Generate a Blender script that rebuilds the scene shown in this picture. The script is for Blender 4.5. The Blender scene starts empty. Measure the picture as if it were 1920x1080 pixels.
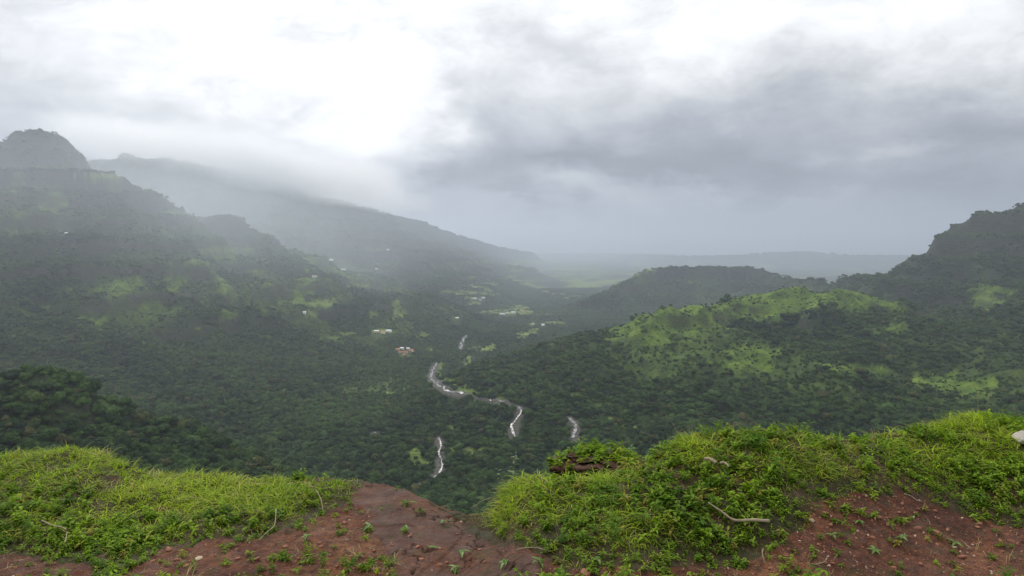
import bpy, math, random
import numpy as np
from mathutils import Vector, Euler
random.seed(7); rng = np.random.default_rng(7)
C = bpy.context.scene.collection
scene = bpy.context.scene

# ------------------------------------------------------------------ camera
F = 1371.0                      # focal length in pixels of a 1920 wide frame
PITCH = math.atan(78 / F)
cam_d = bpy.data.cameras.new('camera'); cam = bpy.data.objects.new('camera', cam_d); C.objects.link(cam)
cam_d.sensor_width = 36.0; cam_d.lens = 36.0 * F / 1920; cam_d.clip_start = 0.1; cam_d.clip_end = 200000
cam.rotation_euler = (math.pi / 2 - PITCH, 0, 0)
scene.camera = cam

# ------------------------------------------------------------------ render + exposure
scene.render.engine = 'CYCLES'
scene.view_settings.view_transform = 'Standard'
scene.view_settings.look = 'None'
scene.view_settings.gamma = 1.0
scene.view_settings.exposure = 0.0
cy = scene.cycles
cy.use_denoising = True
cy.max_bounces = 6; cy.diffuse_bounces = 3; cy.transmission_bounces = 3; cy.volume_bounces = 2
cy.use_adaptive_sampling = False
cy.caustics_reflective = False; cy.caustics_refractive = False

SUN_AZ, SUN_EL = math.radians(-32), math.radians(46)     # azimuth measured from +Y towards +X

def ray(px, py):
    cx = (px - 960) / F; c = (540 - py) / F
    y = math.cos(PITCH) + c * math.sin(PITCH)
    return cx / y, (-math.sin(PITCH) + c * math.cos(PITCH)) / y      # x/y, z/y

# ------------------------------------------------------------------ node helper
class NT:
    def __init__(s, tree): s.t = tree; s.t.nodes.clear()
    def n(s, typ, **kw):
        nd = s.t.nodes.new(typ)
        for k, v in kw.items(): setattr(nd, k, v)
        return nd
    def l(s, a, b): s.t.links.new(a, b)
    def put(s, sock, v):
        if isinstance(v, bpy.types.NodeSocket): s.l(v, sock)
        else: sock.default_value = v
    def m(s, op, a, b=0.0, c=None, clamp=False):
        nd = s.n('ShaderNodeMath', operation=op, use_clamp=clamp)
        s.put(nd.inputs[0], a); s.put(nd.inputs[1], b)
        if c is not None: s.put(nd.inputs[2], c)
        return nd.outputs[0]
    def vm(s, op, a, b=(0, 0, 0)):
        nd = s.n('ShaderNodeVectorMath', operation=op); s.put(nd.inputs[0], a); s.put(nd.inputs[1], b)
        return nd.outputs[0]
    def noise(s, vec, scale, detail=4, rough=0.55, col=False, dist=0.0):
        nd = s.n('ShaderNodeTexNoise'); s.put(nd.inputs['Vector'], vec); nd.inputs['Scale'].default_value = scale
        nd.inputs['Detail'].default_value = detail; nd.inputs['Roughness'].default_value = rough
        nd.inputs['Distortion'].default_value = dist
        return nd.outputs['Color' if col else 'Fac']
    def ramp(s, fac, stops):
        nd = s.n('ShaderNodeValToRGB'); cr = nd.color_ramp
        while len(cr.elements) < len(stops): cr.elements.new(0.5)
        for e, (p, c) in zip(cr.elements, stops):
            e.position = p; e.color = (c, c, c, 1) if isinstance(c, (int, float)) else (*c, 1)
        s.put(nd.inputs[0], fac); return nd.outputs[0]
    def mix(s, fac, a, b, mode='MIX'):
        nd = s.n('ShaderNodeMix', data_type='RGBA', blend_type=mode)
        s.put(nd.inputs[0], fac)
        for i, v in ((6, a), (7, b)):
            if isinstance(v, tuple) and len(v) == 3: v = (*v, 1)
            s.put(nd.inputs[i], v)
        return nd.outputs[2]

# ------------------------------------------------------------------ world: overcast sky with broken cloud
world = bpy.data.worlds.new('World'); scene.world = world; world.use_nodes = True
w = NT(world.node_tree)
geo = w.n('ShaderNodeTexCoord'); D = geo.outputs['Generated']
sep = w.n('ShaderNodeSeparateXYZ'); w.l(D, sep.inputs[0])
X, Y, Z = sep.outputs
zc = w.m('ADD', w.m('MAXIMUM', Z, 0.0), 0.16)
comb = w.n('ShaderNodeCombineXYZ'); w.l(w.m('DIVIDE', X, zc), comb.inputs[0]); w.l(w.m('DIVIDE', Y, zc), comb.inputs[1])
plane = comb.outputs[0]                                    # a cloud deck overhead
wn = w.vm('SUBTRACT', w.noise(plane, 0.9, 5, 0.6, col=True), (0.5, 0.5, 0.5))
wn2 = w.vm('SUBTRACT', w.noise(w.vm('MULTIPLY', D, (1.0, 1.0, 1.6)), 9.0, 7, 0.62, col=True), (0.5, 0.5, 0.5))
sw = w.n('ShaderNodeSeparateXYZ'); w.l(wn, sw.inputs[0])
sw2 = w.n('ShaderNodeSeparateXYZ'); w.l(wn2, sw2.inputs[0])
az = w.m('ARCTAN2', X, Y)
el = w.m('ARCSINE', Z)
azw = w.m('ADD', w.m('ADD', az, w.m('MULTIPLY', sw.outputs[0], 0.30)), w.m('MULTIPLY', sw2.outputs[0], 0.20))
elw = w.m('ADD', w.m('ADD', el, w.m('MULTIPLY', sw.outputs[1], 0.12)), w.m('MULTIPLY', sw2.outputs[1], 0.11))
base = w.ramp(w.m('DIVIDE', w.m('MAXIMUM', el, 0.0), 1.2, clamp=True),
              [(0.0, 0.22), (0.05, 0.33), (0.10, 0.52), (0.17, 0.74), (0.25, 0.93), (0.5, 1.30), (1.0, 1.45)])
val = w.m('MULTIPLY', base, 1.0)
BLOBS = [(520, 130, 230, 120, .50), (650, 250, 150, 70, .42), (40, 180, 150, 90, -.06), (1050, 90, 90, 50, -.22), (770, 150, 60, 130, .15),
         (1220, 60, 150, 60, .22), (950, 285, 140, 60, -.20), (985, 378, 80, 20, -.24), (910, 330, 60, 30, -.10), (1300, 275, 190, 60, -.28), (1330, 160, 90, 50, -.14),
         (1500, 180, 120, 50, -.20), (1850, 215, 150, 55, -.26), (1560, 280, 110, 40, -.10), (1150, 345, 130, 22, .14), (1310, 368, 90, 12, .12), (1400, 215, 60, 22, .10),
         (1331, 421, 20, 9, .16), (700, 50, 200, 70, .2), (1700, 50, 220, 60, .24), (1900, 100, 80, 50, .18), (60, 60, 160, 60, .10),
         (230, 275, 200, 32, -.10), (300, 230, 90, 30, .10), (1620, 350, 200, 30, -.10), (1090, 300, 110, 34, -.22), (870, 345, 70, 20, -.14), (1010, 398, 60, 9, -.16), (1240, 330, 120, 22, -.18), (1500, 320, 130, 24, -.14), (1780, 330, 120, 24, -.14), (1450, 372, 140, 12, .10), (1100, 372, 60, 10, .10), (700, 330, 90, 24, .12), (1450, 430, 300, 22, -.07), (1700, 260, 60, 18, .14)]
for px, py, rx, ry, amp in BLOBS:
    a, b = ray(px, py)
    a0 = math.atan(a); e0 = math.atan(b / math.sqrt(1 + a * a)); ra = rx / F * math.cos(a0) ** 2; re = ry / F
    da = w.m('DIVIDE', w.m('SUBTRACT', azw, a0), ra); de = w.m('DIVIDE', w.m('SUBTRACT', elw, e0), re)
    r2 = w.m('ADD', w.m('MULTIPLY', da, da), w.m('MULTIPLY', de, de))
    val = w.m('ADD', val, w.m('MULTIPLY', w.m('EXPONENT', w.m('MULTIPLY', r2, -1.0)), amp))
dsc = w.vm('MULTIPLY', D, (1.0, 1.0, 1.9))
wv = w.vm('ADD', dsc, w.vm('MULTIPLY', w.vm('SUBTRACT', w.noise(dsc, 3.0, 4, .6, col=True), (.5, .5, .5)), (.25, .25, .25)))
t1 = w.ramp(w.noise(wv, 5.0, 9, 0.58), [(0.34, 0.0), (0.47, 0.45), (0.54, 0.62), (0.66, 1.0)])
t2 = w.ramp(w.noise(w.vm('ADD', wv, (3, 1, 2)), 13.0, 8, 0.6), [(0.34, 0.0), (0.66, 1.0)])
tex = w.m('ADD', 0.66, w.m('ADD', w.m('MULTIPLY', t1, 0.56), w.m('MULTIPLY', t2, 0.16)))
val = w.m('MAXIMUM', w.m('MULTIPLY', val, tex), 0.16)
tint = w.ramp(val, [(0.0, (0.86, 0.93, 1.12)), (0.35, (0.90, 0.96, 1.08)), (0.62, (0.98, 1.0, 1.02)), (1.0, (1.0, 1.0, 1.0))])
cloud = w.mix(1.0, tint, val, 'MULTIPLY')
low = w.m('MULTIPLY', Z, -12.0, clamp=True)
cloud = w.mix(low, cloud, (0.10, 0.12, 0.10))
bg1 = w.n('ShaderNodeBackground'); w.l(cloud, bg1.inputs[0]); bg1.inputs[1].default_value = 1.0
sky = w.n('ShaderNodeTexSky', sky_type='NISHITA'); sky.sun_disc = False
sky.sun_elevation = SUN_EL; sky.sun_rotation = SUN_AZ; sky.altitude = 600
bg2 = w.n('ShaderNodeBackground'); w.l(sky.outputs[0], bg2.inputs[0]); bg2.inputs[1].default_value = 0.08
ms = w.n('ShaderNodeMixShader'); ms.inputs[0].default_value = 0.94
w.l(bg2.outputs[0], ms.inputs[1]); w.l(bg1.outputs[0], ms.inputs[2])
wo = w.n('ShaderNodeOutputWorld'); w.l(ms.outputs[0], wo.inputs[0])

sun_d = bpy.data.lights.new('sun', 'SUN'); sun = bpy.data.objects.new('sun', sun_d); C.objects.link(sun)
sun_d.energy = 2.2; sun_d.angle = math.radians(10); sun_d.color = (1.0, 0.96, 0.88)
sd = Vector((math.sin(SUN_AZ) * math.cos(SUN_EL), math.cos(SUN_AZ) * math.cos(SUN_EL), math.sin(SUN_EL)))
sun.rotation_euler = sd.to_track_quat('Z', 'Y').to_euler(); sun.location = sd * 50

# ------------------------------------------------------------------ noise on arrays
_perm = rng.permutation(65536).astype(np.int64)
_ang = rng.random(65536) * 2 * math.pi
_gx, _gy = np.cos(_ang), np.sin(_ang)
def perlin(x, y):
    xi = np.floor(x).astype(np.int64); yi = np.floor(y).astype(np.int64)
    xf = x - xi; yf = y - yi
    def g(ix, iy, fx, fy):
        h = _perm[(_perm[ix & 65535] + iy) & 65535]
        return _gx[h] * fx + _gy[h] * fy
    u = xf * xf * xf * (xf * (xf * 6 - 15) + 10); v = yf * yf * yf * (yf * (yf * 6 - 15) + 10)
    a = g(xi, yi, xf, yf); b = g(xi + 1, yi, xf - 1, yf); c = g(xi, yi + 1, xf, yf - 1); d = g(xi + 1, yi + 1, xf - 1, yf - 1)
    return ((a + u * (b - a)) * (1 - v) + (c + u * (d - c)) * v) * 1.5
def fbm(x, y, size, octv=4, seed=0, gain=0.5):
    s = 0; a = 1; t = 0; f = 1.0 / size
    for k in range(octv):
        s = s + a * perlin(x * f + 37.7 * (k + 1) + seed * 91.3, y * f - 11.9 * (k + 1) + seed * 53.1); t += a; a *= gain; f *= 2.03
    return s / t
def sstep(a, b, x):
    t = np.clip((x - a) / (b - a), 0, 1); return t * t * (3 - 2 * t)
def smax(a, b, k):
    h = np.clip(0.5 + 0.5 * (a - b) / k, 0, 1); return b * (1 - h) + a * h + k * h * (1 - h)

# ------------------------------------------------------------------ valley heights
def P3(px, py, d):
    a, b = ray(px, py); return (a * d, d, b * d)
def R(pts, w=20, c=60, s1=1.6, s2=0.5, d3=1e9, s3=0.2):
    return ([P3(*p) for p in pts], w, c, s1, s2, d3, s3)
RIDGES = [
 # far left massif, its upper peak
 R([(-700, 330, 2500), (-300, 290, 2800), (0, 259, 3000), (60, 248, 3050), (95, 245, 3100), (130, 264, 3120), (158, 290, 3130), (178, 316, 3140)], 15, 110, 1.1, .62),
 # shelf under the peak
 R([(-700, 380, 2400), (-300, 335, 2600), (0, 324, 2800), (180, 324, 2950), (260, 347, 3050), (318, 380, 3120), (330, 394, 3160)], 60, 60, 1.5, .55),
 # lower shelf and nose dropping to the valley
 R([(100, 392, 3050), (300, 395, 3200), (440, 403, 3300), (490, 428, 3350)], 40, 70, 1.4, .50),
 R([(490, 432, 3350), (512, 450, 3400), (600, 482, 3500), (650, 499, 3560), (720, 518, 3620), (760, 545, 3680), (850, 578, 3800), (910, 602, 3900)], 25, 30, .8, .42),
 # back ridge, left
 R([(60, 270, 5200), (150, 300, 5050), (195, 296, 5000), (225, 287, 5000), (280, 289, 5100), (360, 302, 5250), (500, 333, 5600), (600, 366, 6100), (700, 392, 7000), (790, 414, 8600), (850, 437, 10500), (930, 460, 14500), (1000, 472, 20000)], 40, 160, 1.2, .48),
 R([(380, 350, 5000), (540, 402, 4900), (640, 436, 5100), (740, 460, 5600), (830, 477, 6800), (930, 492, 8600), (1000, 500, 10500)], 20, 100, .9, .40),
 # right mountain
 R([(2700, 240, 2500), (2200, 320, 2650), (1985, 368, 2780), (1920, 379, 2800), (1850, 395, 2840), (1800, 417, 2860), (1773, 438, 2870)], 30, 90, 1.5, .52),
 R([(1773, 452, 2880), (1745, 474, 2950), (1715, 491, 3030), (1690, 500, 3100), (1620, 517, 3300), (1560, 524, 3600), (1500, 523, 4000), (1440, 512, 4500)], 20, 40, 1.0, .45),
 # middle distance flat hill
 R([(1470, 519, 4550), (1430, 509, 4700), (1400, 499, 4850), (1262, 497, 4800), (1218, 502, 4720), (1185, 520, 4600), (1140, 543, 4500), (1095, 563, 4450)], 40, 90, .9, .42),
 # green hill on the right, knob and upper tier
 R([(1335, 579, 1800), (1300, 573, 1760), (1250, 572, 1750), (1215, 588, 1790), (1180, 602, 1850), (1130, 617, 1980), (1000, 652, 2300), (890, 684, 2450)], 22, 30, .9, .33),
 R([(1335, 577, 1850), (1380, 558, 1920), (1430, 540, 1960), (1500, 535, 2000), (1560, 536, 2000), (1640, 543, 1980), (1678, 556, 1960), (1702, 580, 1930), (1750, 604, 1900), (1850, 625, 1830), (2200, 640, 1700)], 22, 50, .95, .30),
 R([(1570, 541, 1990), (1545, 558, 1880), (1520, 585, 1760)], 2, 60, .75, .35),
 R([(1250, 574, 1740), (1195, 612, 1640), (1150, 640, 1600)], 2, 60, .6, .35),
 R([(1360, 640, 1600), (1330, 668, 1480), (1290, 700, 1400)], 2, 50, .5, .3),
 R([(1480, 640, 1600), (1560, 690, 1400), (1600, 735, 1250)], 10, 50, .4, .25),
 # spurs on the left side of the valley
 R([(-500, 500, 1900), (-100, 540, 2050), (0, 557, 2100), (100, 591, 2160), (200, 605, 2220), (330, 622, 2280), (600, 643, 2450)], 20, 60, .55, .26),
 R([(-600, 640, 600), (-200, 668, 650), (0, 690, 700), (60, 689, 720), (100, 700, 740), (165, 748, 760), (210, 800, 760), (235, 870, 720)], 8, 30, 1.0, .62),
 # far low plateaus
 R([(1180, 477, 24000), (1300, 479, 19000), (1420, 474, 18000), (1500, 470, 18500), (1600, 476, 17500), (1700, 477, 18500), (1900, 470, 18000)], 300, 300, .35, .12),
 R([(820, 472, 30000), (1000, 475, 31000), (1100, 474, 30000), (1250, 475, 28000)], 300, 300, .25, .08),
]
def H(x, y, detail=True):
    x = np.asarray(x, float); y = np.asarray(y, float)
    z = -388 - 70 * sstep(2500, 12000, y) + 0.085 * np.maximum(0, -x - 150) * (1 - sstep(3500, 9000, y)) + 0.22 * np.maximum(0, x - 380) * (1 - sstep(1800, 3600, y))
    z = np.minimum(z, -150)
    amp = 1 - 0.75 * sstep(6000, 14000, y)
    z = z + 26 * fbm(x, y, 700, 3, 1) * amp + 9 * fbm(x, y, 160, 3, 2) * amp
    # the stream cuts a shallow bed
    near = np.clip((760 - y) / 740, 0, 1)
    z = z + 345 * near ** 1.7
    wx = x + 60 * fbm(x, y, 420, 3, 5); wy = y + 60 * fbm(x, y, 420, 3, 6)
    for pts, w_, c, s1, s2, d3, s3 in RIDGES:
        best = np.full(z.shape, -1e9)
        for (ax, ay, az_), (bx, by, bz) in zip(pts[:-1], pts[1:]):
            dx, dy = bx - ax, by - ay; L2 = dx * dx + dy * dy + 1e-9
            reach = 2600
            t = np.clip(((x - ax) * dx + (y - ay) * dy) / L2, 0, 1)
            d0 = np.hypot(x - ax - t * dx, y - ay - t * dy)
            tw = np.clip(((wx - ax) * dx + (wy - ay) * dy) / L2, 0, 1)
            dw = np.hypot(wx - ax - tw * dx, wy - ay - tw * dy)
            k = np.clip(d0 / 250, 0, 1)
            d = np.maximum(d0 * (1 - k) + dw * k - w_, 0)
            zz = az_ + (bz - az_) * t - s1 * np.minimum(d, c) - s2 * np.clip(d - c, 0, 1e9)
            best = np.maximum(best, zz)
        z = smax(z, best, 28 if w_ > 5 else 8)
    above = np.clip((z + 375) / 120, 0, 1) * (1 - near)
    far = 1 + y / 4000
    rg = 1 - np.abs(fbm(x, y, 230 * 1.0, 4, 9)) * 2.4            # sharp gullies
    z = z - (1 - rg) * 34 * above * np.clip(far, 1, 3) * 0.55
    z = z + (4 + 6 * sstep(1800, 2600, y)) * np.sin(2 * math.pi * z / 88 + 1.6 * fbm(x, y, 900, 2, 12)) * above
    z = z - np.abs(fbm(x + .3 * y, y * .6, 75, 3, 17)) * 16 * above * np.clip(1 - (y - 1000) / 4000, .2, 1)
    if detail: z = z + 5.0 * fbm(x, y, 45, 3, 15) * np.clip(y / 1500, .3, 1.5)
    return z

def unproject(px, py, y0=250, y1=40000):
    a, b = ray(px, py)
    ys = np.exp(np.linspace(math.log(y0), math.log(y1), 2500))
    hz = H(a * ys, ys); i = np.argmax(hz >= b * ys)
    if not (hz >= b * ys).any(): i = len(ys) - 1
    return Vector((a * ys[i], ys[i], hz[i]))

def project(x, y, z):
    # camera at the origin, pitched down
    cp, sp = math.cos(PITCH), math.sin(PITCH)
    dpt = y * cp - z * sp; up = y * sp + z * cp
    return 960 + F * x / dpt, 540 - F * up / dpt

def pip(px, py, poly):
    inside = np.zeros(px.shape, bool); n = len(poly); j = n - 1
    for i in range(n):
        xi, yi = poly[i]; xj, yj = poly[j]
        if yi != yj:
            inside ^= ((yi > py) != (yj > py)) & (px < (xj - xi) * (py - yi) / (yj - yi) + xi)
        j = i
    return inside

# ------------------------------------------------------------------ object helpers
def tag(o, label=None, cat=None, group=None, kind=None):
    if label: o['label'] = label
    if cat: o['category'] = cat
    if group: o['group'] = group
    if kind: o['kind'] = kind
    return o
def mesh_np(name, verts, quads, mats, attrs=None, smooth=True):
    me = bpy.data.meshes.new(name)
    verts = np.asarray(verts, np.float32); quads = np.asarray(quads, np.int32)
    k = quads.shape[1] if quads.size else 4
    me.vertices.add(len(verts)); me.vertices.foreach_set('co', verts.ravel())
    if quads.size:
        me.loops.add(quads.size); me.loops.foreach_set('vertex_index', quads.ravel())
        me.polygons.add(len(quads)); me.polygons.foreach_set('loop_start', np.arange(0, quads.size, k, dtype=np.int32))
        me.polygons.foreach_set('loop_total', np.full(len(quads), k, np.int32))
        me.polygons.foreach_set('use_smooth', np.full(len(quads), smooth, bool))
    for an, arr in (attrs or {}).items():
        typ = 'FLOAT_VECTOR' if arr.ndim == 2 else ('INT' if arr.dtype.kind == 'i' else 'FLOAT')
        at = me.attributes.new(an, typ, 'POINT'); at.data.foreach_set('vector' if typ == 'FLOAT_VECTOR' else 'value', np.ascontiguousarray(arr).ravel())
    for m_ in mats: me.materials.append(m_)
    me.update(calc_edges=True); me.validate()
    return me
def obj(name, me, parent=None, loc=(0, 0, 0)):
    o = bpy.data.objects.new(name, me); C.objects.link(o); o.location = loc
    if parent: o.parent = parent
    return o
def pymesh(name, v, f, mats, mi=None, smooth=False):
    me = bpy.data.meshes.new(name); me.from_pydata([tuple(p) for p in v], [], f)
    for m_ in mats: me.materials.append(m_)
    if mi: me.polygons.foreach_set('material_index', mi)
    me.polygons.foreach_set('use_smooth', [smooth] * len(f)); me.update(); return me
def grid_quads(nr, nc):
    i = np.arange(nr * nc).reshape(nr, nc)
    return np.stack([i[:-1, :-1].ravel(), i[:-1, 1:].ravel(), i[1:, 1:].ravel(), i[1:, :-1].ravel()], 1)

# ------------------------------------------------------------------ materials
def mat(name):
    m_ = bpy.data.materials.new(name); m_.use_nodes = True; return m_, NT(m_.node_tree)
def bsdf_out(t, col, rough=0.9, spec=0.2, bump=None, bdist=1.0, bstr=1.0, trans=0.0, tcol=None):
    b = t.n('ShaderNodeBsdfPrincipled'); t.put(b.inputs['Base Color'], (*col, 1) if isinstance(col, tuple) else col)
    t.put(b.inputs['Roughness'], rough); t.put(b.inputs['Specular IOR Level'], spec)
    if bump is not None:
        bm = t.n('ShaderNodeBump'); t.put(bm.inputs['Height'], bump); bm.inputs['Distance'].default_value = bdist
        bm.inputs['Strength'].default_value = bstr; t.l(bm.outputs[0], b.inputs['Normal'])
    out = t.n('ShaderNodeOutputMaterial'); sh = b.outputs[0]
    if trans > 0:
        tr = t.n('ShaderNodeBsdfTranslucent'); t.put(tr.inputs[0], tcol if tcol is not None else col)
        mx = t.n('ShaderNodeMixShader'); mx.inputs[0].default_value = trans
        t.l(sh, mx.inputs[1]); t.l(tr.outputs[0], mx.inputs[2]); sh = mx.outputs[0]
    t.l(sh, out.inputs[0])
def attr(t, name):
    a = t.n('ShaderNodeAttribute'); a.attribute_name = name; return a.outputs['Fac']

def make_terrain_mat():
    m_, t = mat('terrain')
    g = t.n('ShaderNodeNewGeometry'); pos = g.outputs['Position']
    sn = t.n('ShaderNodeSeparateXYZ'); t.l(g.outputs['True Normal'], sn.inputs[0])
    canopy = t.ramp(t.noise(pos, 0.075, 3, 0.6), [(0.25, (.005, .011, .006)), (0.5, (.011, .023, .011)), (0.75, (.024, .042, .016))])
    big = t.noise(pos, 0.004, 5, 0.6)
    canopy = t.mix(t.ramp(big, [(0.45, 0.0), (0.62, 1.0)]), canopy, t.ramp(t.noise(pos, 0.05, 4, 0.6), [(0.3, (.020, .036, .014)), (0.7, (.050, .070, .024))]))
    grass = t.ramp(t.noise(pos, 0.03, 6, 0.65), [(0.30, (.026, .055, .010)), (0.45, (.065, .115, .016)), (0.58, (.110, .170, .022)), (0.72, (.165, .215, .035))])
    field = t.ramp(t.noise(pos, 0.022, 6, 0.68), [(0.32, (.055, .085, .020)), (0.45, (.105, .155, .030)), (0.6, (.155, .200, .045)), (0.72, (.21, .235, .085))])
    # streaky fields of the far plain
    mp = t.vm('MULTIPLY', pos, (0.0016, 0.0006, 0.0)); vor = t.n('ShaderNodeTexVoronoi'); t.l(mp, vor.inputs['Vector']); vor.inputs['Scale'].default_value = 1.6
    sv = t.n('ShaderNodeSeparateColor'); t.l(vor.outputs['Color'], sv.inputs[0])
    farf = t.m('MULTIPLY', t.ramp(sv.outputs[0], [(0.66, 0.0), (0.72, 1.0)]), t.ramp(t.noise(pos, 0.003, 4, 0.6), [(0.48, 0.0), (0.56, 1.0)]))
    col = t.mix(attr(t, 'grass'), canopy, grass)
    col = t.mix(t.m('MULTIPLY', farf, attr(t, 'plain')), col, (.15, .19, .08))
    rock = t.ramp(t.noise(t.vm('MULTIPLY', pos, (.02, .02, .12)), 1.0, 5, 0.65), [(0.3, (.020, .021, .017)), (0.7, (.060, .055, .045))])
    steep = t.m('MULTIPLY', t.ramp(sn.outputs[2], [(0.50, 1.0), (0.72, 0.0)]), 0.75)
    col = t.mix(t.m('MAXIMUM', steep, t.m('MULTIPLY', attr(t, 'band'), .9)), col, rock)
    col = t.mix(attr(t, 'field'), col, field)
    col = t.mix(attr(t, 'bank'), col, t.ramp(t.noise(pos, 0.25, 4, 0.7), [(0.35, (.05, .047, .042)), (0.65, (.14, .13, .115))]))
    bh = t.m('ADD', t.noise(pos, 0.09, 3, 0.6), t.m('MULTIPLY', t.noise(pos, 0.3, 3, 0.6), 0.4))
    bsdf_out(t, col, 0.95, 0.1, bump=bh, bdist=9.0, bstr=0.8)
    return m_

def make_leaf_mat(name, dark, light, odd, trans=0.25, size=0.002, rough=0.65, spec=0.25):
    m_, t = mat(name)
    oi = t.n('ShaderNodeObjectInfo'); g = t.n('ShaderNodeNewGeometry')
    rnd = oi.outputs['Random']
    f = t.m('ADD', t.m('MULTIPLY', rnd, 0.66), t.m('MULTIPLY', t.ramp(t.noise(g.outputs['Position'], size, 5, 0.6), [(.30, 0.0), (.70, 1.0)]), 0.62))
    c = t.mix(t.ramp(f, [(0.22, 0.0), (1.0, 1.0)]), dark, light)
    c = t.mix(t.ramp(t.m('FRACT', t.m('MULTIPLY', rnd, 17.0)), [(0.90, 0.0), (0.97, 0.75)]), c, odd)
    isl = g.outputs['Random Per Island']
    c = t.mix(0.5, c, t.mix(isl, (0.55, 0.55, 0.55), (1.5, 1.5, 1.4)), 'MULTIPLY') if False else t.mix(1.0, c, t.ramp(isl, [(0, (.60, .60, .60)), (1, (1.45, 1.45, 1.35))]), 'MULTIPLY')
    bsdf_out(t, c, rough, spec, trans=trans, tcol=t.mix(1.0, c, (1.3, 1.5, .6), 'MULTIPLY'))
    return m_

# ------------------------------------------------------------------ valley terrain sheet
M_terrain = make_terrain_mat()
NU, NV = 860, 800
uu = np.linspace(-1.2, 1.2, NU)
kn = np.array([18, 350, 700, 2800, 6000, 14000, 60000]); kc = np.array([0, 70, 150, 450, 620, 720, NV - 1])
vv = np.exp(np.interp(np.arange(NV), kc, np.log(kn)))
U, V = np.meshgrid(uu, vv)
TX, TY = U * V, V
TZ = H(TX, TY)
EARTH = 6.37e6
PX, PY = project(TX, TY, TZ)
slope_run = np.maximum.accumulate(TZ / TY, axis=0)
VIS = (TZ / TY) > slope_run - 0.004

FIELDS_AND_LIT = [ # px, py, rx, ry, nearest, farthest, strength
 (952, 585, 52, 5, 3000, 7000), (972, 577, 22, 6, 3000, 7000), (1118, 531, 40, 3.5, 3500, 11000), (1145, 526, 22, 2.5, 3500, 12000), (1085, 537, 26, 3, 3500, 11000),
 (872, 549, 24, 5, 3000, 9000), (1040, 605, 32, 2, 2500, 6000), (998, 608, 8, 2, 2500, 6000), (905, 654, 30, 5, 2000, 3600), (930, 646, 12, 4, 2000, 3600), (877, 678, 9, 11, 1800, 3000), (884, 688, 8, 6, 1800, 3000),
 (990, 626, 24, 5, 2300, 4200), (980, 634, 20, 4, 2300, 4200), (1002, 620, 10, 5, 2300, 4200),
 (538, 735, 18, 5, 1000, 3000), (540, 690, 9, 2, 1000, 3000), (872, 736, 24, 5, 1200, 2600), (925, 732, 17, 8, 1200, 2600), (850, 725, 10, 6, 1200, 2600), (780, 858, 20, 16, 800, 2000), (788, 868, 16, 12, 800, 2000), (885, 843, 24, 7, 800, 2000), (840, 842, 14, 5, 800, 2000), (845, 803, 16, 4, 900, 2000),
 (1148, 788, 12, 6, 900, 2200), (1165, 798, 18, 6, 900, 2200), (1188, 805, 14, 8, 900, 2200), (1078, 742, 12, 7, 900, 2200), (1014, 738, 10, 5, 1200, 2200), (960, 768, 8, 3, 1000, 2200),
 (745, 573, 7, 12, 2500, 4500), (755, 588, 9, 9, 2500, 4500), (604, 570, 24, 9, 2300, 4500), (585, 590, 16, 7, 2300, 4500), (672, 536, 22, 5, 2500, 5000), (740, 590, 6, 10, 2500, 4500), (700, 590, 7, 6, 2500, 4500),
 (720, 622, 25, 3.5, 2000, 4500), (796, 628, 8, 3, 2000, 4500), (808, 656, 9, 3, 1800, 4500), (610, 634, 36, 2, 1800, 4500), (650, 627, 16, 2, 1800, 4500), (760, 668, 10, 3, 1800, 3500),
 (822, 692, 10, 14, 1500, 3000), (850, 700, 7, 5, 1500, 3000), (735, 718, 14, 3, 1500, 3000), (722, 738, 10, 4, 1500, 3000), (918, 552, 20, 2, 3000, 9000), (1060, 505, 60, 2, 5000, 16000), (1010, 492, 50, 1.6, 6000, 20000), (1180, 513, 40, 1.5, 5000, 20000), (890, 568, 14, 3, 3000, 9000),
 (700, 468, 22, 1.5, 4000, 9000), (370, 399, 72, 4.5, 2500, 4500), (200, 330, 70, 4, 2500, 3400), (1840, 560, 30, 5, 2000, 3000), (430, 470, 60, 6, 2500, 3600), (1165, 590, 4, 3, 1500, 3000)]  # the right mountain's ellipse is a lit patch painted in field colour
_fr = random.Random(31)
for _k in range(70):                                               # small fields of the far plain
    _py = 486 + 74 * _fr.random() ** 1.3; _px = _fr.uniform(860, 1340) if _py < 515 else _fr.uniform(820, 1130)
    FIELDS_AND_LIT.append((_px, _py, _fr.uniform(5, 20) * (1.3 if _py < 510 else .9), .5 + (_py - 480) * .022 + _fr.random() * .6, 4200, 24000))
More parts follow.
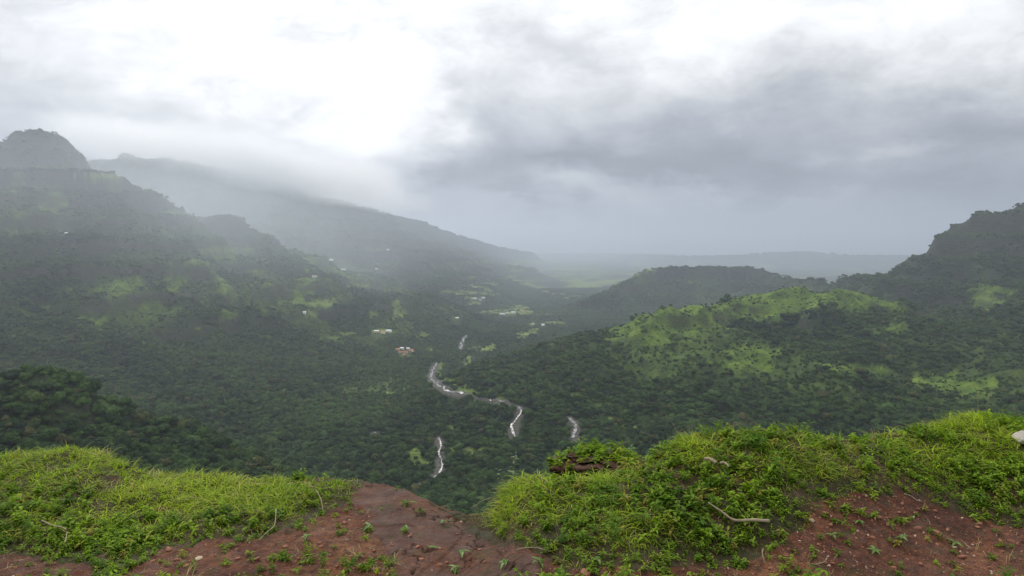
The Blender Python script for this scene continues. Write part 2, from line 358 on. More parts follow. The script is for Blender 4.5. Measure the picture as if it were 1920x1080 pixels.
HILLGRASS_AND_LIT = [([(1120, 614), (1180, 598), (1250, 566), (1300, 566), (1340, 572), (1430, 531), (1500, 528), (1640, 535), (1680, 548), (1702, 575), (1690, 592), (1640, 575), (1600, 590), (1560, 572), (1500, 592), (1470, 600), (1400, 604), (1330, 616), (1290, 628), (1240, 645), (1205, 652), (1150, 636)], 1300, 2300, 1.25),
 ([(1330, 572), (1430, 530), (1500, 527), (1640, 534), (1690, 552), (1705, 572), (1640, 566), (1560, 566), (1480, 582), (1400, 590)], 1300, 2300, 1.7),
 ([(1345, 650), (1440, 648), (1462, 668), (1440, 700), (1385, 702), (1350, 690)], 1000, 2000, .9),
 ([(1540, 680), (1700, 690), (1850, 712), (1880, 742), (1780, 740), (1650, 715), (1560, 705)], 900, 1900, .7),
 ([(1690, 590), (1760, 610), (1700, 640), (1640, 620)], 900, 2000, .5),
 ([(1800, 545), (1850, 530), (1900, 545), (1900, 570), (1830, 590)], 2000, 3000, .6),  # lit patch on the right mountain, its light painted as grass colour
 ([(100, 545), (250, 520), (400, 455), (520, 455), (640, 505), (700, 530), (640, 560), (520, 600), (300, 600), (150, 580)], 2200, 3700, .30),
 ([(0, 322), (180, 325), (250, 345), (240, 360), (0, 345)], 2500, 3200, .5),
 ([(0, 350), (120, 350), (200, 420), (0, 440)], 2400, 3200, .25),
 ([(150, 690), (190, 730), (222, 770), (190, 790), (165, 750)], 500, 900, .38),
 ([(0, 555), (100, 585), (380, 622), (380, 634), (60, 610)], 1900, 2500, .35),
 ([(800, 690), (870, 720), (960, 745), (940, 752), (840, 735), (808, 715)], 1400, 2800, .55)]
STREAMS = [ # visible reaches of the stream: points (px, py), half width in metres
 ([(874, 630), (866, 642), (862, 656)], 9.0), ([(818, 682), (813, 692), (808, 701), (810, 711), (822, 721), (834, 731), (852, 737), (866, 741)], 8.5),
 ([(872, 740), (890, 746), (908, 750), (926, 752), (940, 755)], 1.5), ([(940, 754), (957, 761), (970, 764), (986, 767)], 3.0), ([(972, 764), (976, 776), (966, 790), (960, 800), (963, 809), (966, 819)], 6.0),
 ([(1068, 786), (1076, 797), (1080, 808), (1076, 823)], 7.0), ([(822, 822), (826, 838), (823, 850), (829, 862), (828, 878), (822, 889)], 4.6),
 ([(822, 891), (806, 903), (788, 908), (772, 913)], 3.5), ([(700, 812), (712, 814), (728, 812)], 3.0)]
stream_pts = []
for pts, hw in STREAMS:
    P = [unproject(px, py) for px, py in pts]; Q = []
    for a, b in zip(P[:-1], P[1:]):
        n = max(2, int((b - a).length / 5))
        for k in range(n):
            Q.append(a.lerp(b, k / n))
    Q.append(P[-1]); stream_pts.append((Q, hw))
def stream_dist(x, y):
    d = np.full(np.shape(x), 1e9)
    for Q, hw in stream_pts:
        qx = np.array([q.x for q in Q]); qy = np.array([q.y for q in Q])
        sel = (x > qx.min() - 60) & (x < qx.max() + 60) & (y > qy.min() - 60) & (y < qy.max() + 60)
        if not sel.any(): continue
        xs, ys = x[sel], y[sel]; dd = np.full(xs.shape, 1e9)
        for a, b in zip(qx, qy): dd = np.minimum(dd, np.hypot(xs - a, ys - b) - hw)
        d[sel] = np.minimum(d[sel], dd)
    return d

def cover(x, y, z):
    """grass, field and bank masks at places on the terrain"""
    px, py = project(x, y, z)
    sc_ = F / np.maximum(y, 50)                                  # warp the outlines by some metres
    wx = fbm(x, y, 60, 3, 21) * 22 * sc_ ; wy = fbm(x, y, 90, 3, 22) * 22 * sc_ * 0.30
    wx = wx + fbm(x, y, 17, 3, 24) * 14 * sc_; wy = wy + fbm(x, y, 15, 2, 25) * 3.5 * sc_
    fld = np.zeros(x.shape)
    for f in FIELDS_AND_LIT:
        e = ((px + wx - f[0]) / f[2]) ** 2 + ((py + wy - f[1]) / f[3]) ** 2
        fld = np.maximum(fld, sstep(1.2, .85, e) * ((y > f[4]) & (y < f[5])))
    hedge = np.minimum(np.abs(fbm(x, y, 130, 2, 26)), np.abs(fbm(x, y, 90, 2, 27)))
    fld = fld * sstep(.012, .03, hedge)
    gr = np.zeros(x.shape)
    for poly, a, b, s in HILLGRASS_AND_LIT:
        inn = pip(px + wx * 3.0, py + wy * 3.0, poly) & (y > a) & (y < b)
        gr = np.maximum(gr, inn * s)
    n1 = fbm(x, y, 110, 5, 31)
    gmask = np.clip(sstep(.0, .3, gr + n1 * 1.3 - .30), 0, 1) * (gr > 0)
    # open patches elsewhere on the slopes
    n2 = fbm(x, y, 420, 5, 33)
    gmask = np.maximum(gmask, sstep(.24, .42, n2) * .45 * (y > 1300) * (1 - .7 * sstep(5000, 9000, y)))
    sd_ = stream_dist(x, y)
    bank = sstep(9, 2, sd_ + 6 * fbm(x, y, 14, 2, 35))
    ph = 2 * math.pi * z / 88 + 1.6 * fbm(x, y, 900, 2, 12)
    band = sstep(.55, .85, np.sin(ph + .8) + .9 * fbm(x, y, 150, 4, 36)) * (y > 2300) * (z > -260) * sstep(-.3, .2, fbm(x, y, 600, 2, 37))
    global LAST_BAND; LAST_BAND = band
    ms_ = 2.2 * sc_
    opn = .10 + 1.1 * fbm(x, y, 330, 5, 38)
    opn = opn + .38 * pip(px + wx * 3, py + wy * 3, [(1000, 640), (1120, 600), (1250, 560), (1500, 520), (1720, 560), (1960, 640), (1960, 760), (1700, 770), (1500, 740), (1300, 720), (1150, 680)]) * (y < 2500)
    opn = opn + .30 * pip(px + wx * 3, py + wy * 3, [(0, 320), (300, 380), (520, 440), (900, 590), (780, 640), (560, 660), (0, 640)]) * (y > 1900)
    opn = opn + .22 * pip(px + wx * 3, py + wy * 3, [(560, 650), (900, 640), (1250, 800), (1000, 830), (800, 740), (560, 740)])
    opn = opn - .35 * ((py > 700) & (px < 600)) - .2 * ((py > 830))
    opn = opn + .28 * sstep(.2, .9, -np.sin(ph + .8)) * (y > 2300) * (y < 5000) * (z > -300) * sstep(-.2, .2, fbm(x, y, 300, 3, 39))
    global LAST_OPEN; LAST_OPEN = np.clip(opn, 0, .85) * (1 - .85 * sstep(4500, 8000, y))
    gmask = np.maximum(gmask, LAST_OPEN * .62)
    return gmask, fld, bank, sd_
G1, G2, G3, _ = cover(TX, TY, TZ); G4 = LAST_BAND
plain = sstep(3800, 7000, TY) * sstep(-330, -380, TZ)
me = mesh_np('terrain', np.stack([TX.ravel(), TY.ravel(), TZ.ravel()], 1), grid_quads(NV, NU), [M_terrain],
             {'grass': G1.ravel().astype(np.float32), 'field': G2.ravel().astype(np.float32), 'band': G4.ravel().astype(np.float32), 'bank': G3.ravel().astype(np.float32), 'plain': plain.ravel().astype(np.float32)})
tag(obj('terrain', me), 'forested valley floor with mountain slopes on both sides', kind='structure')

# ------------------------------------------------------------------ the ledge we stand on
RIM = [(-500, 855, -1.50), (-150, 855, -1.50), (0, 853, -1.50), (60, 848, -1.48), (120, 843, -1.46), (180, 852, -1.48), (230, 878, -1.53), (300, 893, -1.56), (400, 897, -1.56), (500, 900, -1.56), (600, 900, -1.56), (660, 903, -1.57),
       (700, 908, -1.58), (760, 922, -1.58), (800, 945, -1.60), (850, 966, -1.62), (890, 969, -1.62), (930, 958, -1.60), (948, 940, -1.56), (962, 906, -1.48), (1000, 896, -1.43), (1060, 896, -1.42), (1120, 898, -1.40),
       (1180, 886, -1.36), (1230, 852, -1.29), (1290, 818, -1.22), (1340, 808, -1.20), (1400, 805, -1.18), (1480, 808, -1.18), (1550, 820, -1.22), (1620, 824, -1.25), (1700, 812, -1.26), (1760, 798, -1.24), (1820, 778, -1.20), (1920, 786, -1.22), (2100, 790, -1.25), (2500, 800, -1.3)]
ru = np.array([ray(a, b)[0] for a, b, c in RIM]); rz = np.array([c for a, b, c in RIM]); ry_ = np.array([c / ray(a, b)[1] for a, b, c in RIM])
_fu = np.linspace(ru[0], ru[-1], 2400); _k = np.exp(-np.linspace(-2.5, 2.5, 25) ** 2); _k /= _k.sum()
_fy = np.convolve(np.pad(np.interp(_fu, ru, ry_), 12, 'edge'), _k, 'valid'); _fz = np.convolve(np.pad(np.interp(_fu, ru, rz), 12, 'edge'), _k, 'valid')
def rim(u):
    return np.interp(u, _fu, _fy), np.interp(u, _fu, _fz)
def grnd_plane(px, py):
    a, b = ray(px, py); yr, zr = rim(a); ys = np.linspace(1.5, yr, 600)
    t = sstep(0, 1, np.clip((ys - yr + 1.5) / 1.5, 0, 1)); zz = -1.63 + (zr + 1.63) * t
    hit = zz >= b * ys; d = ys[np.argmax(hit)] if hit.any() else yr + (b < 0) * .3
    return (a * d, d)
SOILS = [ # outlines of bare earth
 [(690, 902), (730, 908), (770, 922), (805, 950), (848, 972), (876, 990), (908, 1014), (985, 1030), (1040, 1060), (1060, 1110), (230, 1110), (245, 1075), (290, 1035), (390, 1020), (480, 1012), (520, 990), (580, 975), (620, 955), (655, 935), (680, 915)],
 [(1535, 932), (1600, 925), (1690, 935), (1780, 955), (1860, 985), (1960, 1005), (2100, 1000), (2100, 1110), (1150, 1110), (1180, 1080), (1300, 1068), (1400, 1045), (1480, 1020), (1515, 985)],
 [(-100, 1045), (40, 1040), (160, 1062), (200, 1110), (-100, 1110)],
 [(1060, 1062), (1180, 1062), (1180, 1110), (1060, 1110)]]
SPARSE = [[(560, 1040), (700, 1030), (740, 1055), (700, 1080), (600, 1080), (540, 1065)], [(920, 1000), (1040, 1020), (1120, 1050), (1200, 1100), (1000, 1110), (940, 1040)], [(1180, 1020), (1480, 1030), (1560, 1100), (1180, 1110)], [(1560, 960), (1640, 975), (1620, 1000), (1560, 1000)], [(1650, 1010), (1760, 1015), (1780, 1060), (1650, 1050)]]
SOILS_W = [[grnd_plane(*p) for p in s] for s in SOILS]; SPARSE_W = [[grnd_plane(*p) for p in s] for s in SPARSE]
def soil_mask(x, y):
    wx = x + .10 * fbm(x, y, .35, 3, 41) + .03 * fbm(x, y, .06, 2, 43); wy = y + .10 * fbm(x, y, .35, 3, 42) + .03 * fbm(x, y, .06, 2, 44)
    m_ = np.zeros(x.shape, bool)
    for s in SOILS_W: m_ |= pip(wx, wy, s)
    return m_
SLAB = [grnd_plane(*p) for p in [(690, 900), (760, 912), (830, 955), (900, 985), (1010, 1040), (1010, 1110), (780, 1110), (740, 1050), (690, 1000), (700, 960), (660, 940)]]
def G(x, y):
    y = np.maximum(y, 0.3); u = x / y
    yr, zr = rim(u)
    t = sstep(0, 1, np.clip((y - yr + 1.5) / 1.5, 0, 1))
    z = -1.63 + (zr + 1.63) * t
    veg = 1 - soil_mask(x, y).astype(float)
    z = z + .05 * fbm(x, y, 1.1, 3, 51) * (1 - .6 * t) + .035 * fbm(x, y, .35, 3, 52) * (.5 + .5 * veg)
    slab = pip(x + .1 * fbm(x, y, .4, 2, 55), y + .1 * fbm(x, y, .4, 2, 56), SLAB)
    cr = np.minimum(np.abs(fbm(x, y, .6, 5, 57, .62)), np.abs(fbm(x, y, .35, 5, 63, .62)) + .02 + .12 * np.clip(fbm(x, y, .8, 2, 64) + .1, 0, 1)); crack = np.exp(-(cr / .010) ** 2) * sstep(-.25, .1, fbm(x, y, .3, 2, 65))
    z = z + slab * (.018 * np.round(fbm(x, y, .7, 2, 58) * 4) / 4 * 2 - .022 * crack)
    z = z + (1 - slab) * (.020 * fbm(x, y, .10, 5, 53, .6) + .014 * np.maximum(0, fbm(x, y, .045, 2, 54)))
    z = z + slab * .005 * fbm(x, y, .05, 3, 59)
    return z, slab, crack
NLU = 1000
lu = np.linspace(-1.05, 1.05, NLU)
lyr, lzr = rim(lu)
rows_in = 300; rows_out = 70
T1 = np.linspace(0, 1, rows_in) ** .9
Yin = 1.2 + (lyr[None, :] - 1.2) * T1[:, None]
Xin = Yin * lu[None, :]
Zin, slabm, crackm = G(Xin, Yin)
k = np.arange(1, rows_out + 1)
dist = .012 * (1.115 ** k - 1) / .115
Yo = lyr[None, :] + dist[:, None]; Xo = Yo * lu[None, :]
drop = np.where(dist < .12, dist ** 2 / .24, .06 + (dist - .12) * 2.6)
zedge, _, _ = G(Yin[-1] * lu, Yin[-1])
Zo = zedge[None, :] - drop[:, None]
cw = np.clip(dist / .5, 0, 1)[:, None]
jit = fbm(Xo * 1.0 + 5, Zo * 1.6, .9, 4, 61) * .55 + fbm(Xo, Zo, .16, 3, 62) * .10
Yo = Yo - np.abs(jit) * cw * np.clip(dist, .2, 3)[:, None]
LX = np.vstack([Xin, Xo]); LY = np.vstack([Yin, Yo]); LZ = np.vstack([Zin, Zo])
soilm = np.vstack([soil_mask(Xin, Yin).astype(float), np.ones(Xo.shape)])
slabs = np.vstack([slabm.astype(float), np.zeros(Xo.shape)]); cracks = np.vstack([crackm * slabm, np.zeros(Xo.shape)])
def make_soil_mat():
    m_, t = mat('soil')
    g = t.n('ShaderNodeNewGeometry'); pos = g.outputs['Position']
    c = t.ramp(t.noise(pos, 2.2, 6, 0.65), [(0.30, (.070, .023, .012)), (0.5, (.150, .052, .023)), (0.70, (.270, .115, .050))])
    c = t.mix(t.ramp(t.noise(pos, 26, 5, 0.7), [(0.42, 0.0), (0.60, 0.7)]), c, (.055, .026, .022))
    c = t.mix(t.ramp(t.noise(pos, 60, 3, 0.6), [(0.60, 0.0), (0.70, 0.8)]), c, (.22, .12, .075))
    sl = t.ramp(t.noise(pos, 5, 7, 0.7), [(0.3, (.060, .034, .028)), (0.55, (.125, .068, .050)), (0.75, (.21, .10, .060))])
    c = t.mix(t.m('MULTIPLY', attr(t, 'slab'), t.ramp(t.noise(pos, 3.1, 5, 0.65), [(0.38, 0.25), (0.52, 0.95)])), c, sl)
    c = t.mix(t.m('MULTIPLY', attr(t, 'crack'), .7), c, (.02, .012, .01))
    c = t.mix(t.m('MULTIPLY', attr(t, 'veg'), t.ramp(t.noise(pos, 6, 4, .65), [(.35, .55), (.6, .95)])), c, (.042, .040, .014))
    moss = t.ramp(t.noise(pos, 7, 5, 0.7), [(0.54, 0.0), (0.66, 0.55)])
    c = t.mix(moss, c, (.050, .060, .018))
    bsdf_out(t, c, t.ramp(t.noise(pos, 9, 3), [(0.3, .6), (0.6, .95)]), 0.3, bump=t.m('ADD', t.noise(pos, 40, 5, 0.7), t.m('MULTIPLY', t.noise(pos, 140, 3, 0.7), .4)), bdist=0.035, bstr=1.0)
    return m_
M_soil = make_soil_mat()
me = mesh_np('soil', np.stack([LX.ravel(), LY.ravel(), LZ.ravel()], 1), grid_quads(rows_in + rows_out, NLU), [M_soil],
             {'slab': slabs.ravel().astype(np.float32), 'crack': cracks.ravel().astype(np.float32), 'veg': (1 - soilm).ravel().astype(np.float32)})
tag(obj('ground', me), 'red earth cliff ledge with bare soil and cracked rock slab', kind='structure')

# ------------------------------------------------------------------ scatter by geometry nodes
def proto_collection(name, meshes):
    col = bpy.data.collections.new(name)
    for i, m_ in enumerate(meshes):
        o = bpy.data.objects.new('%s_%02d' % (name, i), m_); col.objects.link(o)
    return col
def scatter(name, pts, rot, scl, idx, col):
    me = mesh_np(name, pts, np.zeros((0, 4), np.int32), [], {'rot': rot.astype(np.float32), 'scl': scl.astype(np.float32), 'idx': idx.astype(np.int32)})
    o = obj(name, me)
    ng = bpy.data.node_groups.new(name, 'GeometryNodeTree')
    ng.interface.new_socket('Geometry', in_out='INPUT', socket_type='NodeSocketGeometry')
    ng.interface.new_socket('Geometry', in_out='OUTPUT', socket_type='NodeSocketGeometry')
    N = ng.nodes; gi = N.new('NodeGroupInput'); go = N.new('NodeGroupOutput')
    ci = N.new('GeometryNodeCollectionInfo'); ci.inputs[0].default_value = col; ci.inputs[1].default_value = True; ci.inputs[2].default_value = True
    ip = N.new('GeometryNodeInstanceOnPoints'); ip.inputs['Pick Instance'].default_value = True
    def na(nm, typ):
        a = N.new('GeometryNodeInputNamedAttribute'); a.data_type = typ; a.inputs[0].default_value = nm
        return a.outputs[0]
    L = ng.links
    mp = N.new('GeometryNodeMeshToPoints'); L.new(gi.outputs[0], mp.inputs[0])
    L.new(mp.outputs[0], ip.inputs['Points']); L.new(ci.outputs[0], ip.inputs['Instance'])
    L.new(na('idx', 'INT'), ip.inputs['Instance Index'])
    er = N.new('FunctionNodeEulerToRotation'); L.new(na('rot', 'FLOAT_VECTOR'), er.inputs[0]); L.new(er.outputs[0], ip.inputs['Rotation'])
    L.new(na('scl', 'FLOAT_VECTOR'), ip.inputs['Scale'])
    L.new(ip.outputs[0], go.inputs[0])
    md = o.modifiers.new('scatter', 'NODES'); md.node_group = ng
    return o

# ------------------------------------------------------------------ where houses stand
HG = 'houses of the walled hamlet on the valley floor'
houses = [
 (746, 657, 13, 8, 3.6, .1, 'ochre', 'orange', 'orange roofed house at the left end of the hamlet on the valley floor', HG),
 (754, 655, 10, 7, 3.4, -.2, 'white', 'white', 'pale roofed house at the back left of the hamlet', HG),
 (760, 662, 16, 8, 3.8, .05, 'ochre', 'red', 'long red roofed house at the front of the hamlet', HG),
 (765, 655, 10, 7, 3.6, .2, 'white', 'white', 'white roofed house at the back centre of the hamlet', HG),
 (771, 658, 12, 8, 3.6, -.1, 'white', 'red', 'red roofed white walled house on the right side of the hamlet', HG),
 (750, 661, 9, 6, 3.2, .3, 'white', 'red', 'small red roofed house at the front left of the hamlet', HG),
 (774, 662, 7, 9, 4.2, .0, 'white', 'orange', 'narrow orange roofed house at the right front corner of the hamlet', HG),
 (757, 666, 8, 6, 3.0, .4, 'ochre', 'orange', 'small orange roofed shed in front of the hamlet', HG),
 (706, 623, 15, 8, 4, .0, 'ochre', 'white', 'pale long house at the left end of the upper farm row', 'upper farm row'),
 (718, 625, 14, 8, 4, .1, 'white', 'orange', 'orange roofed house in the middle of the upper farm row', 'upper farm row'),
 (729, 622, 17, 8, 4, -.1, 'white', 'white', 'white house at the right end of the upper farm row', 'upper farm row'),
 (942, 590, 24, 10, 5, .0, 'white', 'white', 'white shed at the left of the large pale field', 'buildings by the large pale field'),
 (952, 588, 22, 10, 5, .1, 'white', 'grey', 'grey roofed shed in front of the large pale field', 'buildings by the large pale field'),
 (963, 587, 20, 10, 5, -.1, 'white', 'white', 'white shed in the middle of the large pale field', 'buildings by the large pale field'),
 (980, 584, 16, 9, 5, .1, 'ochre', 'orange', 'orange roofed shed at the right of the large pale field', 'buildings by the large pale field'),
 (890, 561, 22, 11, 6, .1, 'white', 'white', 'left white house of the distant village beyond the forest', 'distant village'),
 (899, 563, 20, 11, 6, .3, 'white', 'grey', 'grey roofed house of the distant village beyond the forest', 'distant village'),
 (906, 560, 18, 11, 6, -.1, 'white', 'white', 'right white house of the distant village beyond the forest', 'distant village'),
 (1018, 611, 13, 9, 5, .0, 'white', 'white', 'single bright white house beyond the forested nose of the green hill', None),
 (999, 608, 14, 9, 4, .1, 'white', 'grey', 'pale low house left of the bright white one', None),
 (621, 489, 16, 9, 5, .2, 'white', 'white', 'white house highest on the crest of the left spur', 'houses on the left spur'),
 (644, 507, 24, 10, 5, .1, 'white', 'white', 'long white building on the left spur below its crest', 'houses on the left spur'),
 (590, 520, 15, 9, 5, .1, 'white', 'grey', 'pale house on the flank of the left spur', 'houses on the left spur'),
 (706, 507, 12, 9, 5, .1, 'ochre', 'white', 'small house at the lower end of the left spur crest', 'houses on the left spur'),
 (571, 590, 9, 7, 5, .1, 'white', 'white', 'tiny white house alone in the forest below the left spur', None),
 (857, 598, 13, 8, 4, .1, 'ochre', 'white', 'pale house in the trees left of the large pale field', None),
 (726, 470, 26, 12, 6, .1, 'white', 'white', 'far white building on the hazy shelf behind the left spur', None),
 (126, 440, 12, 8, 4, .1, 'white', 'white', 'tiny white hut high on the left mountain face', None)]
HOUSE_P = [unproject(h_[0], h_[1], 1000) for h_ in houses]
HOUSE_XY = [(p.x, p.y) for p in HOUSE_P]

# ------------------------------------------------------------------ trees
M_tree = make_leaf_mat('tree_leaves', (.005, .016, .008), (.055, .105, .023), (.085, .080, .030), trans=.12, size=.004, rough=.8, spec=.1)
M_bark, _t = mat('bark'); bsdf_out(_t, _t.ramp(_t.noise(_t.n('ShaderNodeNewGeometry').outputs['Position'], 2, 4), [(.3, (.05, .04, .03)), (.7, (.14, .11, .085))]), .9)
import bmesh
def ico(sub):
    bm = bmesh.new(); bmesh.ops.create_icosphere(bm, subdivisions=sub, radius=1)
    v = np.array([x.co[:] for x in bm.verts]); f = [[q.index for q in x.verts] for x in bm.faces]; bm.free(); return v, f
IV, IF = ico(2)
def crown_mesh(seed, kind=0):
    r = np.random.default_rng(seed); V_, F_ = [], []
    nl = 7 if kind < 2 else 4
    lobes = []
    for i in range(nl):
        a = r.random() * 6.28; rad = r.uniform(.12, .34) * (1 if i else 0)
        cz = r.uniform(.50, .80) if i else .72
        lr = r.uniform(.20, .32) * (1.15 if i == 0 else 1)
        lobes.append((rad * math.cos(a), rad * math.sin(a), cz if kind != 1 else cz * .85 + .08, lr))
    for (cx, cy_, cz, lr) in lobes:
        ph = r.random(3) * 6
        n = 1 + .16 * np.sin(IV[:, 0] * 5 + ph[0]) * np.sin(IV[:, 1] * 5 + ph[1]) + .10 * np.sin(IV[:, 2] * 9 + ph[2]) + r.normal(0, .07, len(IV))
        pv = IV * n[:, None] * lr * .86 * np.array([1, 1, .8]) + [cx, cy_, cz]
        o = sum(len(q) for q in V_); V_.append(pv); F_ += [[a + o for a in f] for f in IF]
        for k in range(60):                                    # leaf sprays standing off the lobe
            d = r.normal(size=3); d /= np.linalg.norm(d)
            if d[2] < -.35: d[2] *= -1
            c = np.array([cx, cy_, cz]) + d * lr * r.uniform(.84, 1.12) * np.array([1, 1, .8])
            t1 = np.cross(d, r.normal(size=3)); t1 /= np.linalg.norm(t1); t2 = np.cross(d, t1) + d * r.uniform(-.5, .5)
            s = r.uniform(.035, .095)
            o = sum(len(q) for q in V_)
            V_.append(np.array([c - t1 * s, c - t2 * s * .7, c + t1 * s + d * s * .3, c + t2 * s * .7]))
            F_.append([o, o + 1, o + 2, o + 3])
    v = np.vstack(V_)
    return pymesh('crown', v, F_, [M_tree], smooth=False)
def trunk_mesh(seed):
    r = random.Random(seed); v, f = [], []
    def limb(p, q, r0, r1, n=5):
        o = len(v); p = Vector(p); q = Vector(q); d = (q - p).normalized(); a = d.orthogonal().normalized(); b = d.cross(a)
        for c, rr in ((p, r0), (q, r1)):
            for k in range(n):
                t = 6.283 * k / n; v.append(c + a * math.cos(t) * rr + b * math.sin(t) * rr)
        for k in range(n): f.append([o + k, o + (k + 1) % n, o + n + (k + 1) % n, o + n + k])
    limb((0, 0, -.1), (.01, .01, .42), .035, .024)
    for k in range(4):
        a = k * 1.57 + r.random(); limb((.01, .01, .40), (.22 * math.cos(a), .22 * math.sin(a), .66), .018, .008)
    return pymesh('trunk', v, f, [M_bark])
CROWNS = [crown_mesh(100 + i, i % 3) for i in range(8)]
TRUNKS = [trunk_mesh(i) for i in range(3)]
treeproto = proto_collection('tree_kinds', CROWNS)
VEGTOP = rim

def tree_points(y0, y1, sp, seed, ulim=.80):
    r = np.random.default_rng(seed); out = []
    ys = np.arange(y0, y1, sp)
    for yy in ys:
        n = int(2 * ulim * yy / sp); xs = (np.arange(n) + .5 * (int(yy / sp) % 2)) * sp - ulim * yy
        out.append(np.stack([xs + r.uniform(-.42, .42, n) * sp, np.full(n, yy) + r.uniform(-.42, .42, n) * sp], 1))
    return np.vstack(out)
def forest_layer(y0, y1, sp, size, seed):
    p = tree_points(y0, y1, sp, seed); x, y = p[:, 0], p[:, 1]
    z = H(x, y)
    s = z / y
    iu = np.clip(np.searchsorted(uu, x / y), 0, NU - 1); iv = np.clip(np.searchsorted(vv, y), 0, NV - 1)
    vis = (s > slope_run[iv, iu] - .012) & (s > -.43)
    x, y, z = x[vis], y[vis], z[vis]
    g, fl, bk, sd_ = cover(x, y, z)
    nr_ = y < 2600
    for sh in (9, 18, 27): sd_ = np.where(nr_, np.minimum(sd_, stream_dist(x + 0, y + sh * np.clip(y / 1500, .5, 1.4))), sd_)
    r = np.random.default_rng(seed + 1); q = r.random(len(x))
    bare = (g > .56) | (fl > .4)
    bush = fbm(x, y, 38, 3, 73); band = LAST_BAND
    keep = (((~bare) & (q > LAST_OPEN * .8)) | (bare & (q > g)) | (bare & (q < .34 + .9 * bush) & (fl < .4))) & ((fl < .35) | (r.random(len(x)) < .07)) & (sd_ > 3.0)
    for hx0, hy0 in HOUSE_XY:
        keep &= ~((np.abs(x - hx0) < 13 + (y > 3000) * 8) & (y - hy0 > -75 - (y > 3000) * 90) & (y - hy0 < 14))
    hx = (H(x + 12, y) - z) / 12; hy = (H(x, y + 12) - z) / 12; st = np.hypot(hx, hy)
    keep &= ~((st > 1.15) & (y > 900) & (r.random(len(x)) < .75)) & ~(r.random(len(x)) < band * .8)
    x, y, z, g = x[keep], y[keep], z[keep], g[keep]
    clus = fbm(x, y, 55, 3, 71); dens = fbm(x, y, 160, 3, 72)
    sc = size * (.95 + .55 * clus + r.normal(0, .27, len(x)) + .55 * (r.random(len(x)) < .09)) * np.where(bare[keep], .42, 1.0 - .45 * LAST_OPEN[keep])
    sc = np.clip(sc, size * .28, size * 1.9)
    k2 = r.random(len(x)) > np.clip(dens * 1.2 - .15, 0, .6)
    return x[k2], y[k2], z[k2], sc[k2]
layers = [forest_layer(380, 1700, 7.6, 11.5, 1), forest_layer(1700, 2500, 8.4, 11.5, 2), forest_layer(2500, 3800, 8.6, 9.5, 4), forest_layer(3800, 7500, 13, 14.0, 3)]
fx, fy, fz, fs = [np.concatenate([l[i] for l in layers]) for i in range(4)]
n = len(fx); r_ = np.random.default_rng(5)
fidx = r_.integers(0, 8, n); frot = np.stack([r_.normal(0, .07, n), r_.normal(0, .07, n), r_.random(n) * 6.28], 1)
wide = r_.uniform(.85, 1.25, n); fsc = np.stack([fs * wide, fs * wide, fs * r_.uniform(.8, 1.1, n)], 1)
flat = fy > 3600; fsc[flat, 2] *= .6
fzz = fz - fs * .18
# the 300 that show largest
ryr, rzr = rim(fx / fy)
in_view = (np.abs(fx / fy) < .70) & ((fz + fs * .6) / fy > rzr / ryr + .028)
iu = np.clip(np.searchsorted(uu, fx / fy), 0, NU - 1); iv = np.clip(np.searchsorted(vv, fy), 0, NV - 1)
in_view &= (fz + .5 * fs) / fy > slope_run[np.maximum(iv - 3, 0), iu] + .000
big = np.where(in_view, fs / fy, 0); top = np.argsort(-big)[:300]
mask = np.ones(n, bool); mask[top] = False
fo = scatter('forest', np.stack([fx, fy, fzz], 1)[mask], frot[mask], fsc[mask], fidx[mask], treeproto)
tag(fo, 'dense dark green monsoon forest covering the valley floor and hill slopes', kind='stuff')
print('forest instances', mask.sum())
for i in top:
    px_, py_ = project(fx[i], fy[i], fz[i])
    if px_ < 330 and fy[i] < 900: lab, grp = 'rounded dark tree packed among others on the near dark spur at lower left', 'trees on the near dark spur'
    elif px_ < 620: lab, grp = 'rounded dark green tree in the close canopy just above the left grass bank', 'trees above the left grass bank'
    elif px_ < 900: lab, grp = 'rounded dark green tree in the canopy around the lower stream bend', 'trees around the lower stream'
    elif px_ < 1220: lab, grp = 'rounded dark green tree in the gap beyond the notch of the cliff edge', 'trees beyond the cliff notch'
    else: lab, grp = 'rounded dark green tree low on the slope just above the right grass bank', 'trees above the right grass bank'
    e = bpy.data.objects.new('forest_tree', None); C.objects.link(e); e.location = (fx[i], fy[i], fzz[i]); e.rotation_euler = frot[i]; e.scale = fsc[i]; e.empty_display_size = .1
    tag(e, lab, 'tree', grp)
    c = bpy.data.objects.new('crown', CROWNS[fidx[i]]); C.objects.link(c); c.parent = e
    c = bpy.data.objects.new('trunk', TRUNKS[i % 3]); C.objects.link(c); c.parent = e

# ------------------------------------------------------------------ stream
def make_water_mat():
    m_, t = mat('stream_water'); g = t.n('ShaderNodeNewGeometry'); pos = g.outputs['Position']
    foam = t.ramp(t.noise(pos, .17, 5, .75), [(.50, 0.0), (.66, .7)])
    c = t.mix(foam, t.ramp(t.noise(pos, .3, 3), [(.35, (.05, .05, .042)), (.65, (.16, .155, .135))]), (.52, .54, .56))
    bsdf_out(t, c, t.ramp(foam, [(0, .12), (1, .6)]), .5, bump=t.noise(pos, .6, 4, .6), bdist=.5)
    return m_
M_water = make_water_mat()
M_rock, _t = mat('stream_rock'); bsdf_out(_t, _t.ramp(_t.noise(_t.n('ShaderNodeNewGeometry').outputs['Position'], .4, 4), [(.3, (.06, .055, .05)), (.7, (.20, .185, .165))]), .9)
rockp = []
for i in range(4):
    r = np.random.default_rng(300 + i); rockp.append(pymesh('rock', IV * (1 + r.normal(0, .12, len(IV)))[:, None] * [1, r.uniform(.6, 1), r.uniform(.4, .7)], IF, [M_rock]))
rk_pts, rk_s = [], []
rr = random.Random(4)
